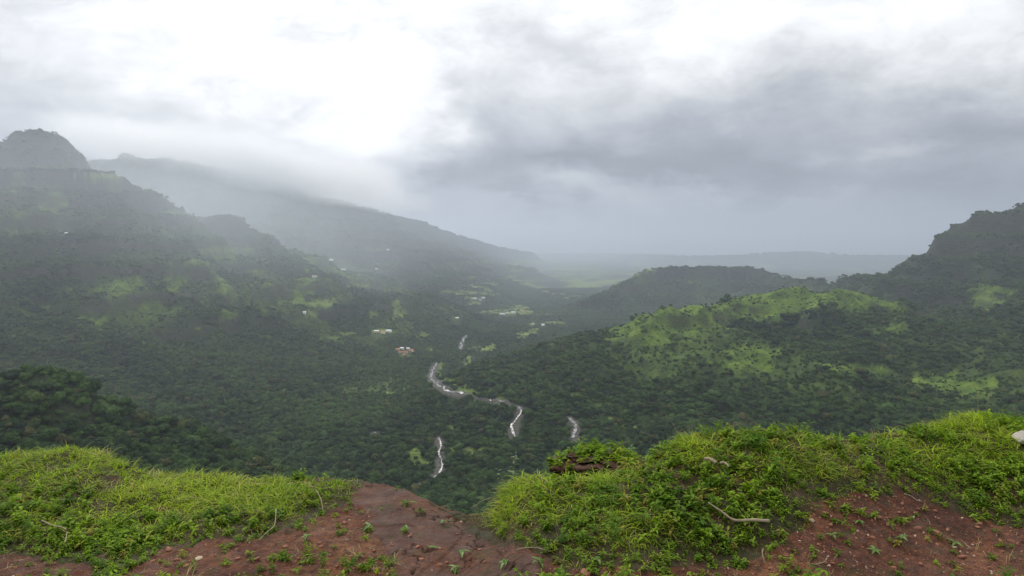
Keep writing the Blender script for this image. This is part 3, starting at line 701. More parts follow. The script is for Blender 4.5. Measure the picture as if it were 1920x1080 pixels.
for Q, hw in stream_pts:
    v, f = [], []
    for i, q in enumerate(Q):
        d = (Q[min(i + 1, len(Q) - 1)] - Q[max(i - 1, 0)]); d.z = 0; d.normalize(); nrm = Vector((-d.y, d.x, 0))
        wdt = hw * .34 * (1 + .45 * math.sin(i * .9) * math.sin(i * .37 + 1)); off = hw * .35 * math.sin(i * .31)
        for s in (-1, 0, 1):
            p = q + nrm * (wdt * s + off); v.append((p.x, p.y, float(H(p.x, p.y)) + 1.4))
        if i:
            o = 3 * i
            f += [[o - 3, o - 2, o + 1, o], [o - 2, o - 1, o + 2, o + 1]]
        for k in range(3):
            p = q + nrm * rr.uniform(-1.5, 1.5) * hw + d * rr.uniform(-3, 3); rk_pts.append((p.x, p.y, float(H(p.x, p.y)) + .4)); rk_s.append(rr.uniform(.4, 1.6))
    tag(obj('stream', pymesh('stream', v, f, [M_water], smooth=True)), 'reach of the rocky white water stream in the valley', kind='structure')
nn = len(rk_pts)
o = scatter('boulders', np.array(rk_pts), r_.random((nn, 3)) * [.5, .5, 6.28], np.repeat(np.array(rk_s)[:, None], 3, 1), r_.integers(0, 4, nn), proto_collection('boulder_kinds', rockp))
tag(o, 'grey boulders scattered along the stream bed', kind='stuff')

# ------------------------------------------------------------------ small houses in the valley
def plain_mat(name, col, rough=.8, sc=3.0, var=.25):
    m_, t = mat(name); g = t.n('ShaderNodeTexCoord')
    lo = tuple(c * (1 - var) for c in col); hi = tuple(min(1, c * (1 + var)) for c in col)
    bsdf_out(t, t.ramp(t.noise(g.outputs['Object'], sc, 4, .6), [(.3, lo), (.7, hi)]), rough, .3)
    return m_
M_wall = {'white': plain_mat('white_wall', (.72, .71, .68), sc=.5), 'ochre': plain_mat('ochre_wall', (.50, .38, .24), sc=.5)}
M_roof = {'red': plain_mat('clay_roof', (.36, .12, .06), sc=.6), 'orange': plain_mat('orange_roof', (.50, .22, .10), sc=.6), 'white': plain_mat('sheet_roof', (.72, .74, .76), .4, .6), 'grey': plain_mat('grey_roof', (.30, .31, .32), .5, .6)}
M_dark = plain_mat('opening', (.03, .03, .035)); M_door = plain_mat('door_wood', (.16, .10, .06))
def boxm(name, x0, x1, y0, y1, z0, z1, m_):
    v = [(x, y, z) for x in (x0, x1) for y in (y0, y1) for z in (z0, z1)]
    return pymesh(name, v, [[0, 1, 3, 2], [4, 6, 7, 5], [0, 4, 5, 1], [2, 3, 7, 6], [0, 2, 6, 4], [1, 5, 7, 3]], [m_])
def house(p, px, py, L, Wd, h, rz_, wall, roof, label, group=None):
    L *= 1.15
    e = bpy.data.objects.new('house', None); C.objects.link(e); e.location = (p.x, p.y, p.z - .5 + 1.0); e.rotation_euler = (0, 0, rz_)
    tag(e, label, 'house', group)
    W = M_wall[wall]; v = [(x * L / 2, y * Wd / 2, z) for z in (-3, h) for x, y in ((-1, -1), (1, -1), (1, 1), (-1, 1))] + [(-L / 2, 0, h + Wd * .28), (L / 2, 0, h + Wd * .28)]
    obj('wall', pymesh('wall', v, [[0, 1, 5, 4], [1, 2, 6, 5], [2, 3, 7, 6], [3, 0, 4, 7], [4, 7, 8], [5, 9, 6], [0, 3, 2, 1]], [W]), e)
    a, b, rh, th = L / 2 + .7, Wd / 2 + .7, Wd * .28, .25; ez = h - .7 * .56
    v = [(-a, -b, ez + .05), (a, -b, ez + .05), (a, 0, h + rh + .05), (-a, 0, h + rh + .05), (-a, b, ez + .05), (a, b, ez + .05)]
    v += [(x, y, z + th) for x, y, z in v]
    obj('roof', pymesh('roof', v, [[0, 3, 2, 1], [3, 4, 5, 2], [6, 7, 8, 9], [9, 8, 11, 10], [0, 1, 7, 6], [4, 10, 11, 5], [0, 6, 9, 3], [3, 9, 10, 4], [1, 2, 8, 7], [2, 5, 11, 8]], [M_roof[roof]]), e)
    obj('door', boxm('door', -.6, .6, -Wd / 2 - .06, -Wd / 2 + .05, 0, 2.1, M_door), e)
    for k in (-1, 1):
        for q in ((.28,) if L < 12 else (.18, .36)):
            obj('window', boxm('window', k * L * q - .6, k * L * q + .6, -Wd / 2 - .05, -Wd / 2 + .05, 1.0, 2.2, M_dark), e)
for hh, hp in zip(houses, HOUSE_P): house(hp, *hh)

# ------------------------------------------------------------------ lone tree on the right ridge
p = unproject(1714, 494, 2000)
e = bpy.data.objects.new('ridge_tree', None); C.objects.link(e); e.location = p; e.scale = (20, 20, 34)
tag(e, 'lone dark tree standing up on the shoulder of the right mountain', 'tree')
obj('crown', CROWNS[0], e); obj('trunk', TRUNKS[0], e)

# ------------------------------------------------------------------ ledge vegetation
M_weed = make_leaf_mat('weed_leaves', (.058, .125, .014), (.200, .290, .022), (.24, .20, .04), trans=.4, size=1.3, rough=.65, spec=.12)
M_grass = make_leaf_mat('grass_blades', (.120, .195, .018), (.280, .350, .032), (.38, .32, .09), trans=.4, size=1.0, rough=.65, spec=.12)
M_dry = make_leaf_mat('dry_grass', (.16, .12, .06), (.34, .27, .14), (.12, .06, .03), trans=.2, size=1.0)
def leaf(v, f, base, d, up, L, Wd, droop):
    """pointed folded leaf of 6 faces"""
    side = d.cross(up).normalized(); o = len(v); fold = .28 * Wd
    for t, ww in ((0, .12), (.35, 1), (.7, .62), (1, .0)):
        c = base + d * L * t - Vector((0, 0, 1)) * droop * L * t * t
        v.append(c - up * 0); v.append(c + side * Wd * ww * .5 + up * fold * ww); v.append(c - side * Wd * ww * .5 + up * fold * ww)
    for k in range(3):
        a = o + 3 * k; b = a + 3
        f.append([a, b, b + 1, a + 1]); f.append([a, a + 2, b + 2, b])
def blade(v, f, base, d, L, Wd, bend, seg=4):
    side = d.cross(Vector((0, 0, 1))); side = side.normalized() if side.length > 1e-3 else Vector((1, 0, 0)); o = len(v)
    hor = Vector((d.x, d.y, 0)); hor = hor.normalized() if hor.length > 1e-3 else Vector((1, 0, 0))
    for k in range(seg + 1):
        t = k / seg; c = base + d * L * t + hor * bend * L * t * t - Vector((0, 0, 1)) * bend * .7 * L * t ** 3
        ww = Wd * (1 - t ** 1.5) * .5 + .0004
        v.append(c + side * ww); v.append(c - side * ww)
    for k in range(seg):
        a = o + 2 * k; f.append([a, a + 1, a + 3, a + 2])
def weed_mesh(seed, h=.12, nleaf=14):
    r = random.Random(seed); v, f = [], []
    for s in range(r.randint(2, 3)):
        a = r.random() * 6.28; lean = r.uniform(.1, .5); sx, sy = math.cos(a) * lean, math.sin(a) * lean; hh = h * r.uniform(.7, 1.1)
        top = Vector((sx * hh, sy * hh, hh)); blade(v, f, Vector((0, 0, -.02)), top.normalized(), top.length, .004, .05, 2)
        for k in range(nleaf // 2):
            t = .25 + .75 * k / (nleaf // 2 - 1); b = top * t; aa = a + k * 2.4 + r.uniform(-.4, .4); tilt = r.uniform(-.1, .6) + .5 * (t > .9)
            d = Vector((math.cos(aa), math.sin(aa), tilt)).normalized(); up = (Vector((0, 0, 1)) - d * d.z).normalized()
            leaf(v, f, b, d, up, r.uniform(.034, .062) * (1.1 - .3 * t), r.uniform(.013, .021), r.uniform(.1, .5))
    return v, f
def grass_mesh(seed, n=13, L=.085, wd=.0052):
    r = random.Random(seed); v, f = [], []
    for k in range(n):
        a = r.random() * 6.28; b = Vector((r.gauss(0, .018), r.gauss(0, .018), -.02)); ln = r.uniform(.15, .75)
        d = Vector((math.cos(a) * ln, math.sin(a) * ln, 1)).normalized()
        blade(v, f, b, d, L * r.uniform(.5, 1.2), wd * r.uniform(.7, 1.4), r.uniform(.3, 1.2))
    return v, f
WEEDS = [pymesh('weed', *weed_mesh(i, .058 + .007 * i), [M_weed], smooth=True) for i in range(6)]
GRASSES = [pymesh('grass', *grass_mesh(20 + i), [M_grass], smooth=True) for i in range(5)]
DRYS = [pymesh('dry', *grass_mesh(40 + i, 7, .10, .003), [M_dry], smooth=True) for i in range(3)]
TINY = [pymesh('tiny', *weed_mesh(60 + i, .03, 8), [M_weed], smooth=True) for i in range(3)]
PROT = WEEDS + GRASSES + DRYS + TINY
col_w = proto_collection('weed_kinds', PROT)
def ledge_pts(n, seed):
    r = np.random.default_rng(seed)
    u = r.uniform(-1.0, 1.0, n); y = r.uniform(1.6, 7.2, n) ; x = u * 6.8
    yr, zr = rim(x / y); ok = (y < yr + .22) & (np.abs(x / y) < .95)
    x, y = x[ok], y[ok]
    yr, zr = rim(x / y)
    z, _, _ = G(x, np.minimum(y, yr)); z = z - np.where(y > yr, (y - yr) * 1.2, 0)
    return x, y, z, (y - yr)
sx, sy, sz, sd2 = ledge_pts(150000, 11)
r = np.random.default_rng(12); n = len(sx)
so = soil_mask(sx, sy); sp_ = np.zeros(n, bool)
for s in SPARSE_W: sp_ |= pip(sx + .1 * fbm(sx, sy, .3, 2, 81), sy + .1 * fbm(sx, sy, .3, 2, 82), s)
slabq = pip(sx, sy, SLAB)
q = r.random(n); clump = fbm(sx, sy, .45, 3, 83); cl2 = fbm(sx, sy, .12, 2, 86)
edge = sstep(-1.25, -.10, sd2)                                      # close to the cliff edge: long grass
gz = np.clip(edge * .85 + clump * 1.2 + .08 + .55 * (sx < -1.5) * sstep(3.4, 4.6, sy), 0, 1)
notch = (sx / sy > -.20) & (sx / sy < -.02)
is_grass = r.random(n) < gz
keep = np.where(so, np.where(sp_, q < .13, (q < .030 + .08 * (cl2 > .25)) ), q < np.clip(.66 + clump * .5, .35, .85))
near_soil = ~so & (soil_mask(sx, sy - .16) | soil_mask(sx - .12, sy - .06) | soil_mask(sx + .12, sy - .06))
near2 = ~so & ~near_soil & (soil_mask(sx, sy - .34) | soil_mask(sx - .25, sy - .1) | soil_mask(sx + .25, sy - .1))
keep &= ~(near_soil & (q > .55))
keep &= ~(slabq & (q > .012)) & ~(so & (sd2 > -.1) & (q > .5))
ii = np.where(is_grass, 6 + r.integers(0, 5, n), r.integers(0, 6, n))
dry = r.random(n) < (.035 + .10 * (clump < -.25)); ii = np.where(dry, 11 + r.integers(0, 3, n), ii)
tiny = so & (r.random(n) < .85); ii = np.where(tiny, np.where(r.random(n) < .25, 11 + r.integers(0, 3, n), 14 + r.integers(0, 3, n)), ii)
sc = r.uniform(.65, 1.25, n) * (1 + .4 * clump) * np.where(is_grass & ~so, .85 + .30 * edge, 1.0) * np.where(so, .75, 1)
sc = sc * np.where(notch & ~so, .75, 1) * np.where(near_soil, .50, np.where(near2, .72, .88))
ssz = sz - np.where(so, .0, .01)
ledge_rot = np.stack([r.normal(0, .22, n), r.normal(.0, .22, n), r.random(n) * 6.28], 1)
for name, sel, lab in (('grass', keep & (ii >= 6) & (ii < 11), 'long bright green grass along the cliff edge'), ('ground_cover', keep & ((ii < 6) | (ii >= 14)), 'dense low leafy green weeds covering the ledge'), ('dry_grass', keep & (ii >= 11) & (ii < 14), 'dry straw coloured stalks among the weeds')):
    o = scatter(name, np.stack([sx, sy, ssz], 1)[sel], ledge_rot[sel], np.repeat(sc[sel][:, None], 3, 1), ii[sel], col_w)
    tag(o, lab, kind='stuff'); print(name, sel.sum())

# ------------------------------------------------------------------ outcrop beyond the notch
M_ocrop, t = mat('outcrop_rock'); g = t.n('ShaderNodeNewGeometry'); pos = g.outputs['Position']
bsdf_out(t, t.ramp(t.noise(t.vm('MULTIPLY', pos, (1, 1, 2.5)), 5, 6, .7), [(.3, (.030, .016, .011)), (.55, (.085, .042, .027)), (.75, (.15, .10, .075))]), .9, bump=t.noise(pos, 20, 5, .7), bdist=.03)
a0, b0 = ray(1118, 872); OD = 6.9; OC = Vector((a0 * OD, OD, b0 * OD))
nv, nh = 40, 120; v = []
ocs = []
for i in range(nv):
    for j in range(nh):
        th = j / nh * 2 * math.pi; q = i / (nv - 1)
        rad = 1 if q > .35 else q / .35
        rx, ry2 = .40 * rad, .34 * rad
        h_ = .10 * (1 - (q / .35) ** 2 * .5) if q <= .35 else .05 - (q - .35) ** 1.2 * 9
        grow = 1 + max(0, q - .35) * .9
        v.append([OC.x + math.cos(th) * rx * grow, OC.y + math.sin(th) * ry2 * grow, OC.z + h_])
v = np.array(v); dd = fbm(v[:, 0] * 1.3 + v[:, 1], v[:, 2] * 2 + v[:, 1], .35, 4, 91)
v[:, 0] += dd * .26; v[:, 1] += dd * .26; v[:, 2] += fbm(v[:, 0], v[:, 1], .25, 4, 92) * .07; dq = fbm(v[:, 0] * 2, v[:, 2] * 3 + v[:, 1], .12, 4, 93); v[:, 1] += dq * .07; v[:, 0] += dq * .05
qd = []
for i in range(nv - 1):
    for j in range(nh):
        a = i * nh + j; b = i * nh + (j + 1) % nh; qd.append([a, b, b + nh, a + nh])
tag(obj('rock_outcrop', mesh_np('outcrop', v, np.array(qd), [M_ocrop])), 'dark earthy rock outcrop jutting beyond the cliff notch under leafy plants', kind='structure')

# ------------------------------------------------------------------ single plants: stem and leaves as parts
M_weed_b = make_leaf_mat('plant_leaves', (.060, .13, .022), (.120, .215, .040), (.13, .2, .05), trans=.3, size=1.3, rough=.5, spec=.35)
M_stem = plain_mat('plant_stem', (.10, .12, .04)); M_pale = make_leaf_mat('pale_plant_leaves', (.10, .14, .075), (.17, .22, .12), (.17, .2, .1), trans=.3, size=1.3)
def one_leaf(L, Wd, droop, m_):
    v, f = [], []; leaf(v, f, Vector((0, 0, 0)), Vector((0, 1, 0)), Vector((0, 0, 1)), L, Wd, droop); return pymesh('leaf', v, f, [m_], smooth=True)
LEAVES = {m_.name: [one_leaf(L, Wd, dr, m_) for L, Wd, dr in ((.060, .024, .3), (.050, .022, .5), (.072, .024, .4), (.04, .02, .2))] for m_ in (M_weed_b, M_pale)}
def plant(name, loc, h, nl, label, cat, group=None, m_=M_weed_b, lean=(0, 0), flat=False, size=1.0, seed=0):
    r = random.Random(seed); e = bpy.data.objects.new(name, None); C.objects.link(e); e.location = loc; e.empty_display_size = .05
    tag(e, label, cat, group); v, f = [], []
    top = Vector((lean[0], lean[1], h)); blade(v, f, Vector((0, 0, -.02)), top.normalized(), top.length + .02, .006, .02, 4)
    v2 = [p + Vector((0, .004, 0)) for p in v]; o = len(v)
    obj('stem', pymesh('stem', v + v2, f + [[a + o for a in reversed(q)] for q in f], [M_stem]), e)
    for k in range(nl):
        t = 1 if flat else .15 + .85 * k / max(1, nl - 1); a = k * 2.4 + r.uniform(-.3, .3)
        c = bpy.data.objects.new('leaf', r.choice(LEAVES[m_.name])); C.objects.link(c); c.parent = e
        c.location = top * t; c.rotation_euler = (r.uniform(-.1, .5) + (.7 if (t > .9 and not flat) else 0), r.uniform(-.3, .3), a); s_ = size * r.uniform(.8, 1.2) * (1.1 - .35 * t * (not flat)); c.scale = (s_, s_, s_)
def gpoint(px, py):
    x, y = grnd_plane(px, py); z, _, _ = G(np.array([x]), np.array([y])); return Vector((x, y, float(z[0])))
outp = [(-.78, 'leftmost', ), (-.52, 'second from the left'), (-.28, 'third from the left'), (-.02, 'fourth from the left'), (.22, 'fifth from the left'), (.46, 'third from the right'), (.66, 'second from the right'), (.84, 'rightmost')]
for i, (dx, w_) in enumerate(outp):
    for jj in range(5):
        ddx = dx + random.uniform(-.09, .09); dy = random.uniform(-.30, .25)
        if jj == 0:
            plant('leafy_plant', (OC.x + dx * .40, OC.y - .08 + .12 * (i % 3), OC.z + .06), .09 + .03 * math.sin(i * 2), 16, 'leafy green plant on the rock outcrop, %s along its top' % w_, 'plant', 'leafy plants on the rock outcrop', lean=(random.uniform(-.04, .04), -.02), size=1.15, seed=i)
ox, oy, oz = [], [], []
for k in range(80):
    a = random.random() * 6.28; q = math.sqrt(random.random()); ox.append(OC.x + .38 * q * math.cos(a)); oy.append(OC.y + .30 * q * math.sin(a)); oz.append(OC.z + .10 - .05 * q * q + random.uniform(-.02, .0))
for k in range(46):
    a = random.uniform(3.3, 6.1); ox.append(OC.x + .44 * math.cos(a)); oy.append(OC.y + .40 * math.sin(a)); oz.append(OC.z + random.uniform(-.16, .04))
r = np.random.default_rng(77); NO = len(ox)
o = scatter('ground_cover', np.stack([ox, oy, oz], 1), np.stack([r.normal(0, .3, NO), r.normal(0, .3, NO), r.random(NO) * 6.28], 1), np.repeat(r.uniform(.8, 1.5, NO)[:, None], 3, 1), r.integers(0, 6, NO), col_w)
tag(o, 'low leafy weeds matted over the rock outcrop', kind='stuff')
seedl = [(692, 994, 5, 'flat seedling on the sandy earth left of the cracked slab'), (765, 955, 4, 'small seedling near the top of the cracked slab'), (762, 1000, 4, 'seedling at the middle left of the cracked slab'), (866, 1042, 6, 'broad leaved seedling in a crack in the lower part of the slab'), (853, 1068, 5, 'seedling at the bottom edge below the slab crack'),
         (948, 1062, 7, 'bushy seedling at the foot of the right weed bank'), (830, 990, 4, 'seedling on red earth right of the slab top'), (808, 1030, 4, 'pale seedling beside loose stones on the slab'), (575, 1020, 6, 'seedling on bare earth below the left weed bank'), (1560, 1010, 5, 'seedling on the left part of the right bare patch'),
         (1612, 985, 7, 'leafy seedling clump in the right bare patch below its top edge'), (1690, 1020, 6, 'seedling among the red gravel right of centre in the right bare patch'), (1790, 1030, 5, 'low seedling toward the right end of the bare gravel'), (1640, 1045, 6, 'seedling low in the middle of the right bare patch'), (1010, 1062, 6, 'seedling at the bottom beside the weedy edge'), (1120, 1050, 6, 'seedling below the right weed bank near the bottom edge')]
for i, (px, py, nl, lab) in enumerate(seedl):
    plant('seedling', gpoint(px, py), .022, nl, lab, 'seedling', 'seedlings on bare earth', flat=True, size=.62, seed=50 + i)
x_, y_ = rim(ray(966, 890)[0]); p = Vector((ray(958, 890)[0] * x_, x_, y_ + .0))
plant('spindly_weed', p, .20, 15, 'tall spindly pale green weed at the left end of the right bank', 'weed', m_=M_pale, lean=(.03, 0), size=.62, seed=91)
plant('spindly_weed', p + Vector((-.035, .02, -.07)), .15, 12, 'shorter pale weed leaning left beside the tall spindly one', 'weed', m_=M_pale, lean=(-.05, 0), size=.6, seed=92)

# ------------------------------------------------------------------ stones, gravel, sticks
M_stone = plain_mat('red_stone', (.21, .088, .052), sc=9, var=.5); M_pstone = plain_mat('pale_stone', (.34, .26, .19), sc=9, var=.25); M_wrock = plain_mat('white_rock', (.30, .275, .235), sc=6, var=.3)
def stone_mesh(seed, m_, n_=2):
    r = np.random.default_rng(seed); v, f = ico(n_)
    for k in range(7):
        d = r.normal(size=3); d /= np.linalg.norm(d); c = r.uniform(.55, .85); t = v @ d; v = v - np.outer(np.maximum(t - c, 0), d)
    v = v * [1, r.uniform(.6, 1), r.uniform(.35, .6)] * (1 + r.normal(0, .03, len(v)))[:, None]
    return pymesh('stone', v, f, [m_])
STONES = [stone_mesh(i, M_stone) for i in range(6)]; PST = [stone_mesh(20 + i, M_pstone) for i in range(3)]
def stone(px, py, s, lab, group=None, pale=False, name='stone'):
    p = gpoint(px, py); me = random.choice(PST if pale else STONES); o = obj(name, me, None, p + Vector((0, 0, s * .12))); o.scale = (s, s, s); o.rotation_euler = (random.uniform(-.3, .3), random.uniform(-.3, .3), random.random() * 6.28)
    tag(o, lab, 'stone', group)
named = [(316, 1029, .020, 'flat reddish stone highest on the earth below the left weed bank', 0), (372, 1054, .020, 'pale brown stone on the earth at lower left', 1), (445, 1053, .018, 'grey brown stone right of the pale one at lower left', 0), (535, 1033, .016, 'small brown stone below the curved dry stalk', 0), (287, 1056, .018, 'stone at the left end of the lower left bare earth', 0),
         (646, 981, .016, 'lone dark lump of earth on the smooth sandy slope', 0), (822, 1060, .018, 'rounded stone on the slab by the bottom edge', 0), (772, 1030, .018, 'left stone of the loose pile on the slab', 0), (783, 1028, .014, 'right stone of the loose pile on the slab', 0), (825, 1030, .012, 'small stone right of the loose pile on the slab', 0),
         (1097, 1074, .026, 'red brown stone at the bottom edge under the right bank', 0), (1522, 977, .014, 'pale chip at the left corner of the right bare patch', 1), (1616, 954, .007, 'tiny white chip near the top of the right bare patch', 1), (1665, 988, .016, 'pale stone in the upper middle of the right bare patch', 0), (1755, 1006, .022, 'angular stone at the right of the red gravel', 0),
         (1802, 1049, .022, 'rounded pinkish stone low at the right', 0), (1790, 1032, .010, 'small pale chip above the pinkish stone', 1), (1648, 974, .013, 'small stone above the middle gravel', 0), (1721, 999, .018, 'flat stone in the middle of the red gravel', 0), (1556, 984, .016, 'flat stone near the left edge of the red gravel', 0)]
for px, py, s, lab, pale in named: stone(px, py, s * 1.25, lab, 'loose stones on bare earth', bool(pale))
rr = random.Random(9); cnt = 0
while cnt < 70:
    if rr.random() < .35: px, py = rr.uniform(260, 1000), rr.uniform(960, 1078); zone = 'loose stone on the left bare earth around the slab'; gname = 'loose stones around the slab'
    else: px, py = rr.uniform(1330, 1915), rr.uniform(945, 1078); zone = 'loose red stone in the gravelly bare patch on the right'; gname = 'loose stones of the right bare patch'
    x, y = grnd_plane(px, py)
    if not soil_mask(np.array([x]), np.array([y]))[0]: continue
    stone(px, py, rr.uniform(.010, .019), zone, gname); cnt += 1
# the big pale rock at the right edge
p = gpoint(1908, 836); v = np.array(IV); e1 = obj('pale_rock', stone_mesh(44, M_wrock, 3), None, p + Vector((.03, 0, .025))); e1.scale = (.085, .07, .065); e1.rotation_euler = (.1, -.15, .3)
tag(e1, 'pale angular rock half in the grass at the right edge', 'rock')
r = np.random.default_rng(88); gx = []; 
cand = np.stack([r.uniform(-3.5, 4.2, 70000), r.uniform(2.2, 5.2, 70000)], 1); okm = soil_mask(cand[:, 0], cand[:, 1]) & (np.abs(cand[:, 0] / cand[:, 1]) < .9)
cand = cand[okm]; yr, zr = rim(cand[:, 0] / cand[:, 1]); cand = cand[cand[:, 1] < yr - .05]
gd = fbm(cand[:, 0], cand[:, 1], .4, 3, 95) + .25 * (cand[:, 0] > .8); sl_ = pip(cand[:, 0], cand[:, 1], SLAB)
cand = cand[(r.random(len(cand)) < np.clip(gd * 1.8 + .15, .03, .9)) & ~(sl_ & (r.random(len(cand)) < .85))]; ng_ = len(cand)
gz_, _, _ = G(cand[:, 0], cand[:, 1])
o = scatter('gravel', np.stack([cand[:, 0], cand[:, 1], gz_], 1), r.random((ng_, 3)) * 6.28, np.repeat((.0025 + .0085 * r.random(ng_) ** 3)[:, None], 3, 1), r.integers(0, 8, ng_), proto_collection('gravel_kinds', STONES + [STONES[0], PST[0]]))
tag(o, 'red gravel strewn over the bare earth', kind='stuff'); print('gravel', ng_)
def tube(pts, radii, m_, n_=7):
    v, f = [], []
    for i, p in enumerate(pts):
        d = (pts[min(i + 1, len(pts) - 1)] - pts[max(i - 1, 0)]).normalized(); a = d.orthogonal().normalized(); b = d.cross(a)
        for k in range(n_): t = 6.283 * k / n_; v.append(p + (a * math.cos(t) + b * math.sin(t)) * radii[i])
        if i:
            o = (i - 1) * n_
            for k in range(n_): f.append([o + k, o + (k + 1) % n_, o + n_ + (k + 1) % n_, o + n_ + k])
    f.append(list(range(n_))[::-1]); f.append(list(range(len(v) - n_, len(v)))); return pymesh('stick', v, f, [m_], smooth=True)
M_stick = plain_mat('dry_wood', (.25, .20, .13), sc=20)
def stick(name, pxs, lifts, r0, r1, lab, cat, off=.0):
    P_ = [gpoint(*q) + Vector((0, 0, l + r0)) for q, l in zip(pxs, lifts)]; Q = []
    for i in range(len(P_) - 1):
        a, b, c, d = P_[max(i - 1, 0)], P_[i], P_[i + 1], P_[min(i + 2, len(P_) - 1)]
        for k in range(6):
            t = k / 6; Q.append(.5 * ((2 * b) + (c - a) * t + (2 * a - 5 * b + 4 * c - d) * t * t + (3 * b - a - 3 * c + d) * t ** 3))
    Q.append(P_[-1]); n_ = len(Q); o_ = Q[0].copy()
    o = obj(name, tube([q - o_ for q in Q], [(r0 + (r1 - r0) * i / (n_ - 1)) * (1 + .15 * math.sin(i * 1.7)) for i in range(n_)], M_stick), None, o_)
    tag(o, lab, cat)
stick('dry_stick', [(1327, 980), (1350, 987), (1376, 995), (1410, 998), (1442, 997)], [.10, .085, .06, .05, .045], .004, .010, 'pale dry stick lying at the lower edge of the right weed bank', 'stick')
stick('wood_chip', [(1320, 890), (1330, 894), (1342, 899)], [.10, .11, .10], .008, .012, 'short pale wood chip caught in the middle of the right weeds', 'wood chip')
stick('wood_chip', [(1350, 899), (1358, 902), (1366, 908)], [.10, .11, .09], .008, .006, 'smaller pale wood chip right beside the other in the weeds', 'wood chip')
stick('dry_stalk', [(572, 930), (590, 935), (602, 948), (606, 963)], [.06, .06, .04, .01], .003, .002, 'thin dry stalk arching out of the left weeds over the earth', 'stalk')
stick('dry_stalk', [(518, 977), (515, 993), (501, 1007), (485, 1019)], [.05, .03, .02, .01], .0035, .002, 'crooked dry stalk at the edge of the left weeds', 'stalk')
stick('dry_stalk', [(80, 1009), (100, 1020), (125, 1025), (123, 1040)], [.09, .10, .10, .08], .003, .003, 'pale bent stalk on top of the weeds at far left', 'stalk')
stick('dry_stalk', [(968, 1035), (1000, 1032), (1033, 1035)], [.01, .02, .01], .0025, .002, 'thin straight stalk lying near the bottom centre', 'stalk')
stick('dry_stalk', [(1431, 1032), (1429, 1044), (1434, 1057)], [.01, .02, .01], .003, .002, 'short upright looking stalk on the ground below the pale stick', 'stalk')
stick('dry_stalk', [(1695, 937), (1708, 940), (1720, 946)], [.02, .02, .01], .003, .003, 'short pale twig at the top edge of the right bare patch', 'stalk')
stick('dry_stalk', [(1528, 1064), (1545, 1063), (1552, 1052)], [.005, .01, .01], .0025, .0015, 'hooked thin stalk low on the right bare patch', 'stalk')
def rimstalk(px, h, lx, lab):
    u = ray(px, 790)[0]; yr, zr = rim(u); p = Vector((u * yr, yr, float(zr))); pts = [Vector((lx * (k / 6) ** 2, 0, h * k / 6)) for k in range(7)]
    o = obj('dry_stalk', tube(pts, [.0028 - .0003 * k for k in range(7)], M_stick, 5), None, p); tag(o, lab, 'stalk')
rimstalk(1834, .26, -.05, 'tall dry stalk leaning left on the crest of the right bank')
rimstalk(1848, .22, .05, 'tall dry stalk leaning right on the crest of the right bank')
rimstalk(1272, .16, -.07, 'bleached dry blade at the left shoulder of the right mound')
rimstalk(510, .16, .09, 'thin dry stalk arching over the left grass crest')

# ------------------------------------------------------------------ cloud bank resting on the left back ridge
cbm = bpy.data.materials.new('cloud_bank'); cbm.use_nodes = True; t = NT(cbm.node_tree)
tc = t.n('ShaderNodeTexCoord'); ob = tc.outputs['Object']
ln = t.vm('LENGTH', ob) if False else t.n('ShaderNodeVectorMath', operation='LENGTH'); t.l(ob, ln.inputs[0]); ln = ln.outputs['Value']
g = t.n('ShaderNodeNewGeometry')
ns = t.noise(g.outputs['Position'], .0016, 3, .55)
dn = t.m('MULTIPLY', t.m('SUBTRACT', t.m('ADD', 1.0, t.m('MULTIPLY', t.m('SUBTRACT', ns, .5), 1.1)), t.m('MULTIPLY', ln, 1.12), clamp=True), .0095)
cv = t.n('ShaderNodeVolumePrincipled'); cv.inputs['Color'].default_value = (.97, .98, 1, 1); t.l(dn, cv.inputs['Density']); cv.inputs['Anisotropy'].default_value = .5
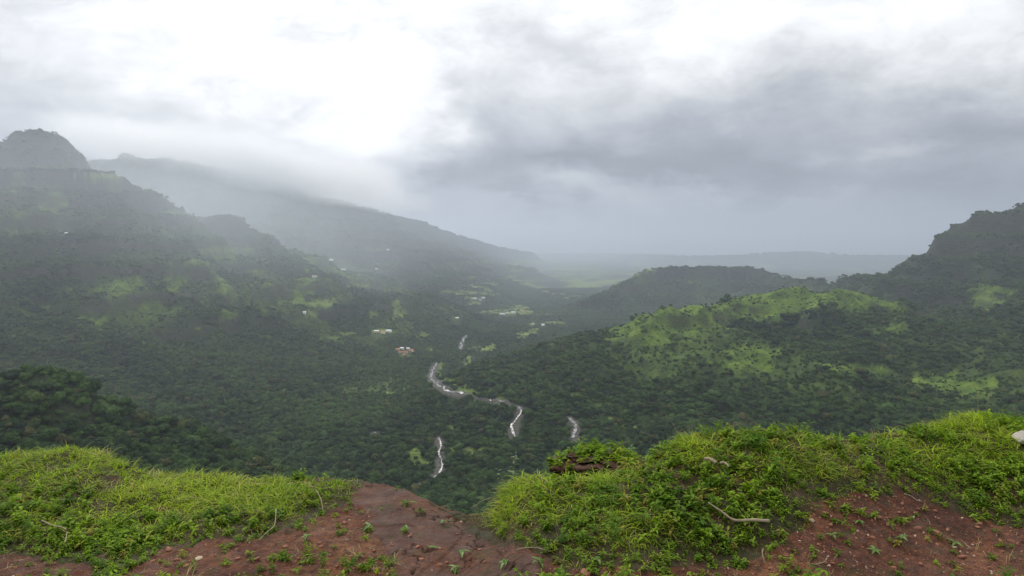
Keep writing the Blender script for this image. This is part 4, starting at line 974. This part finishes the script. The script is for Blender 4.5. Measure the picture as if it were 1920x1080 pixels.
t.l(cv.outputs[0], t.n('ShaderNodeOutputMaterial').inputs['Volume'])
va, vb = P3(170, 255, 4800), P3(700, 366, 6200)
va, vb = Vector(va), Vector(vb); mid = (va + vb) / 2
v, f = ico(3)
cb = obj('cloud_bank', pymesh('cloud_bank', v, f, [cbm], smooth=True), None, mid)
dv = vb - va; X_ = dv.normalized(); Y_ = Vector((-X_.y, X_.x, 0)).normalized(); Z_ = X_.cross(Y_)
from mathutils import Matrix
cb.matrix_world = Matrix.Translation(mid) @ Matrix((X_, Y_, Z_)).transposed().to_4x4() @ Matrix.Diagonal((dv.length * .78, 1150, 215, 1))
mm = cbm.copy(); mm.name = 'mist'
for nd in mm.node_tree.nodes:
    if nd.type == 'MATH' and abs(nd.inputs[1].default_value - .0095) < 1e-6: nd.inputs[1].default_value = .00085
    if nd.type == 'MATH' and abs(nd.inputs[1].default_value - 1.12) < 1e-6: nd.inputs[1].default_value = 1.5
for nd in mm.node_tree.nodes:
    if nd.type == 'PRINCIPLED_VOLUME': nd.inputs['Color'].default_value = (.84, .92, 1, 1)
me2 = cb.data.copy(); me2.materials.clear(); me2.materials.append(mm)
mist = obj('mist', me2, None, P3(260, 430, 3100)); mist.scale = (2300, 1500, 720)  # extra volume added to brighten the left side, standing for sunlit haze
tag(mist, 'soft pale mist added to brighten the left mountain slopes', kind='stuff')
tag(cb, 'grey cloud bank swallowing the top of the left back ridge', kind='stuff')

# ------------------------------------------------------------------ haze
M_haze = bpy.data.materials.new('haze'); M_haze.use_nodes = True; t = NT(M_haze.node_tree)
pv = t.n('ShaderNodeVolumePrincipled'); pv.inputs['Color'].default_value = (.77, .835, .96, 1); pv.inputs['Density'].default_value = 9.2e-5; pv.inputs['Anisotropy'].default_value = .72
t.l(pv.outputs[0], t.n('ShaderNodeOutputMaterial').inputs['Volume'])
zt = 940.0
hz = obj('haze', boxm('haze', -75000, 75000, -3000, 62000, -700, zt, M_haze)); tag(hz, 'pale rain haze filling the valley', kind='stuff')
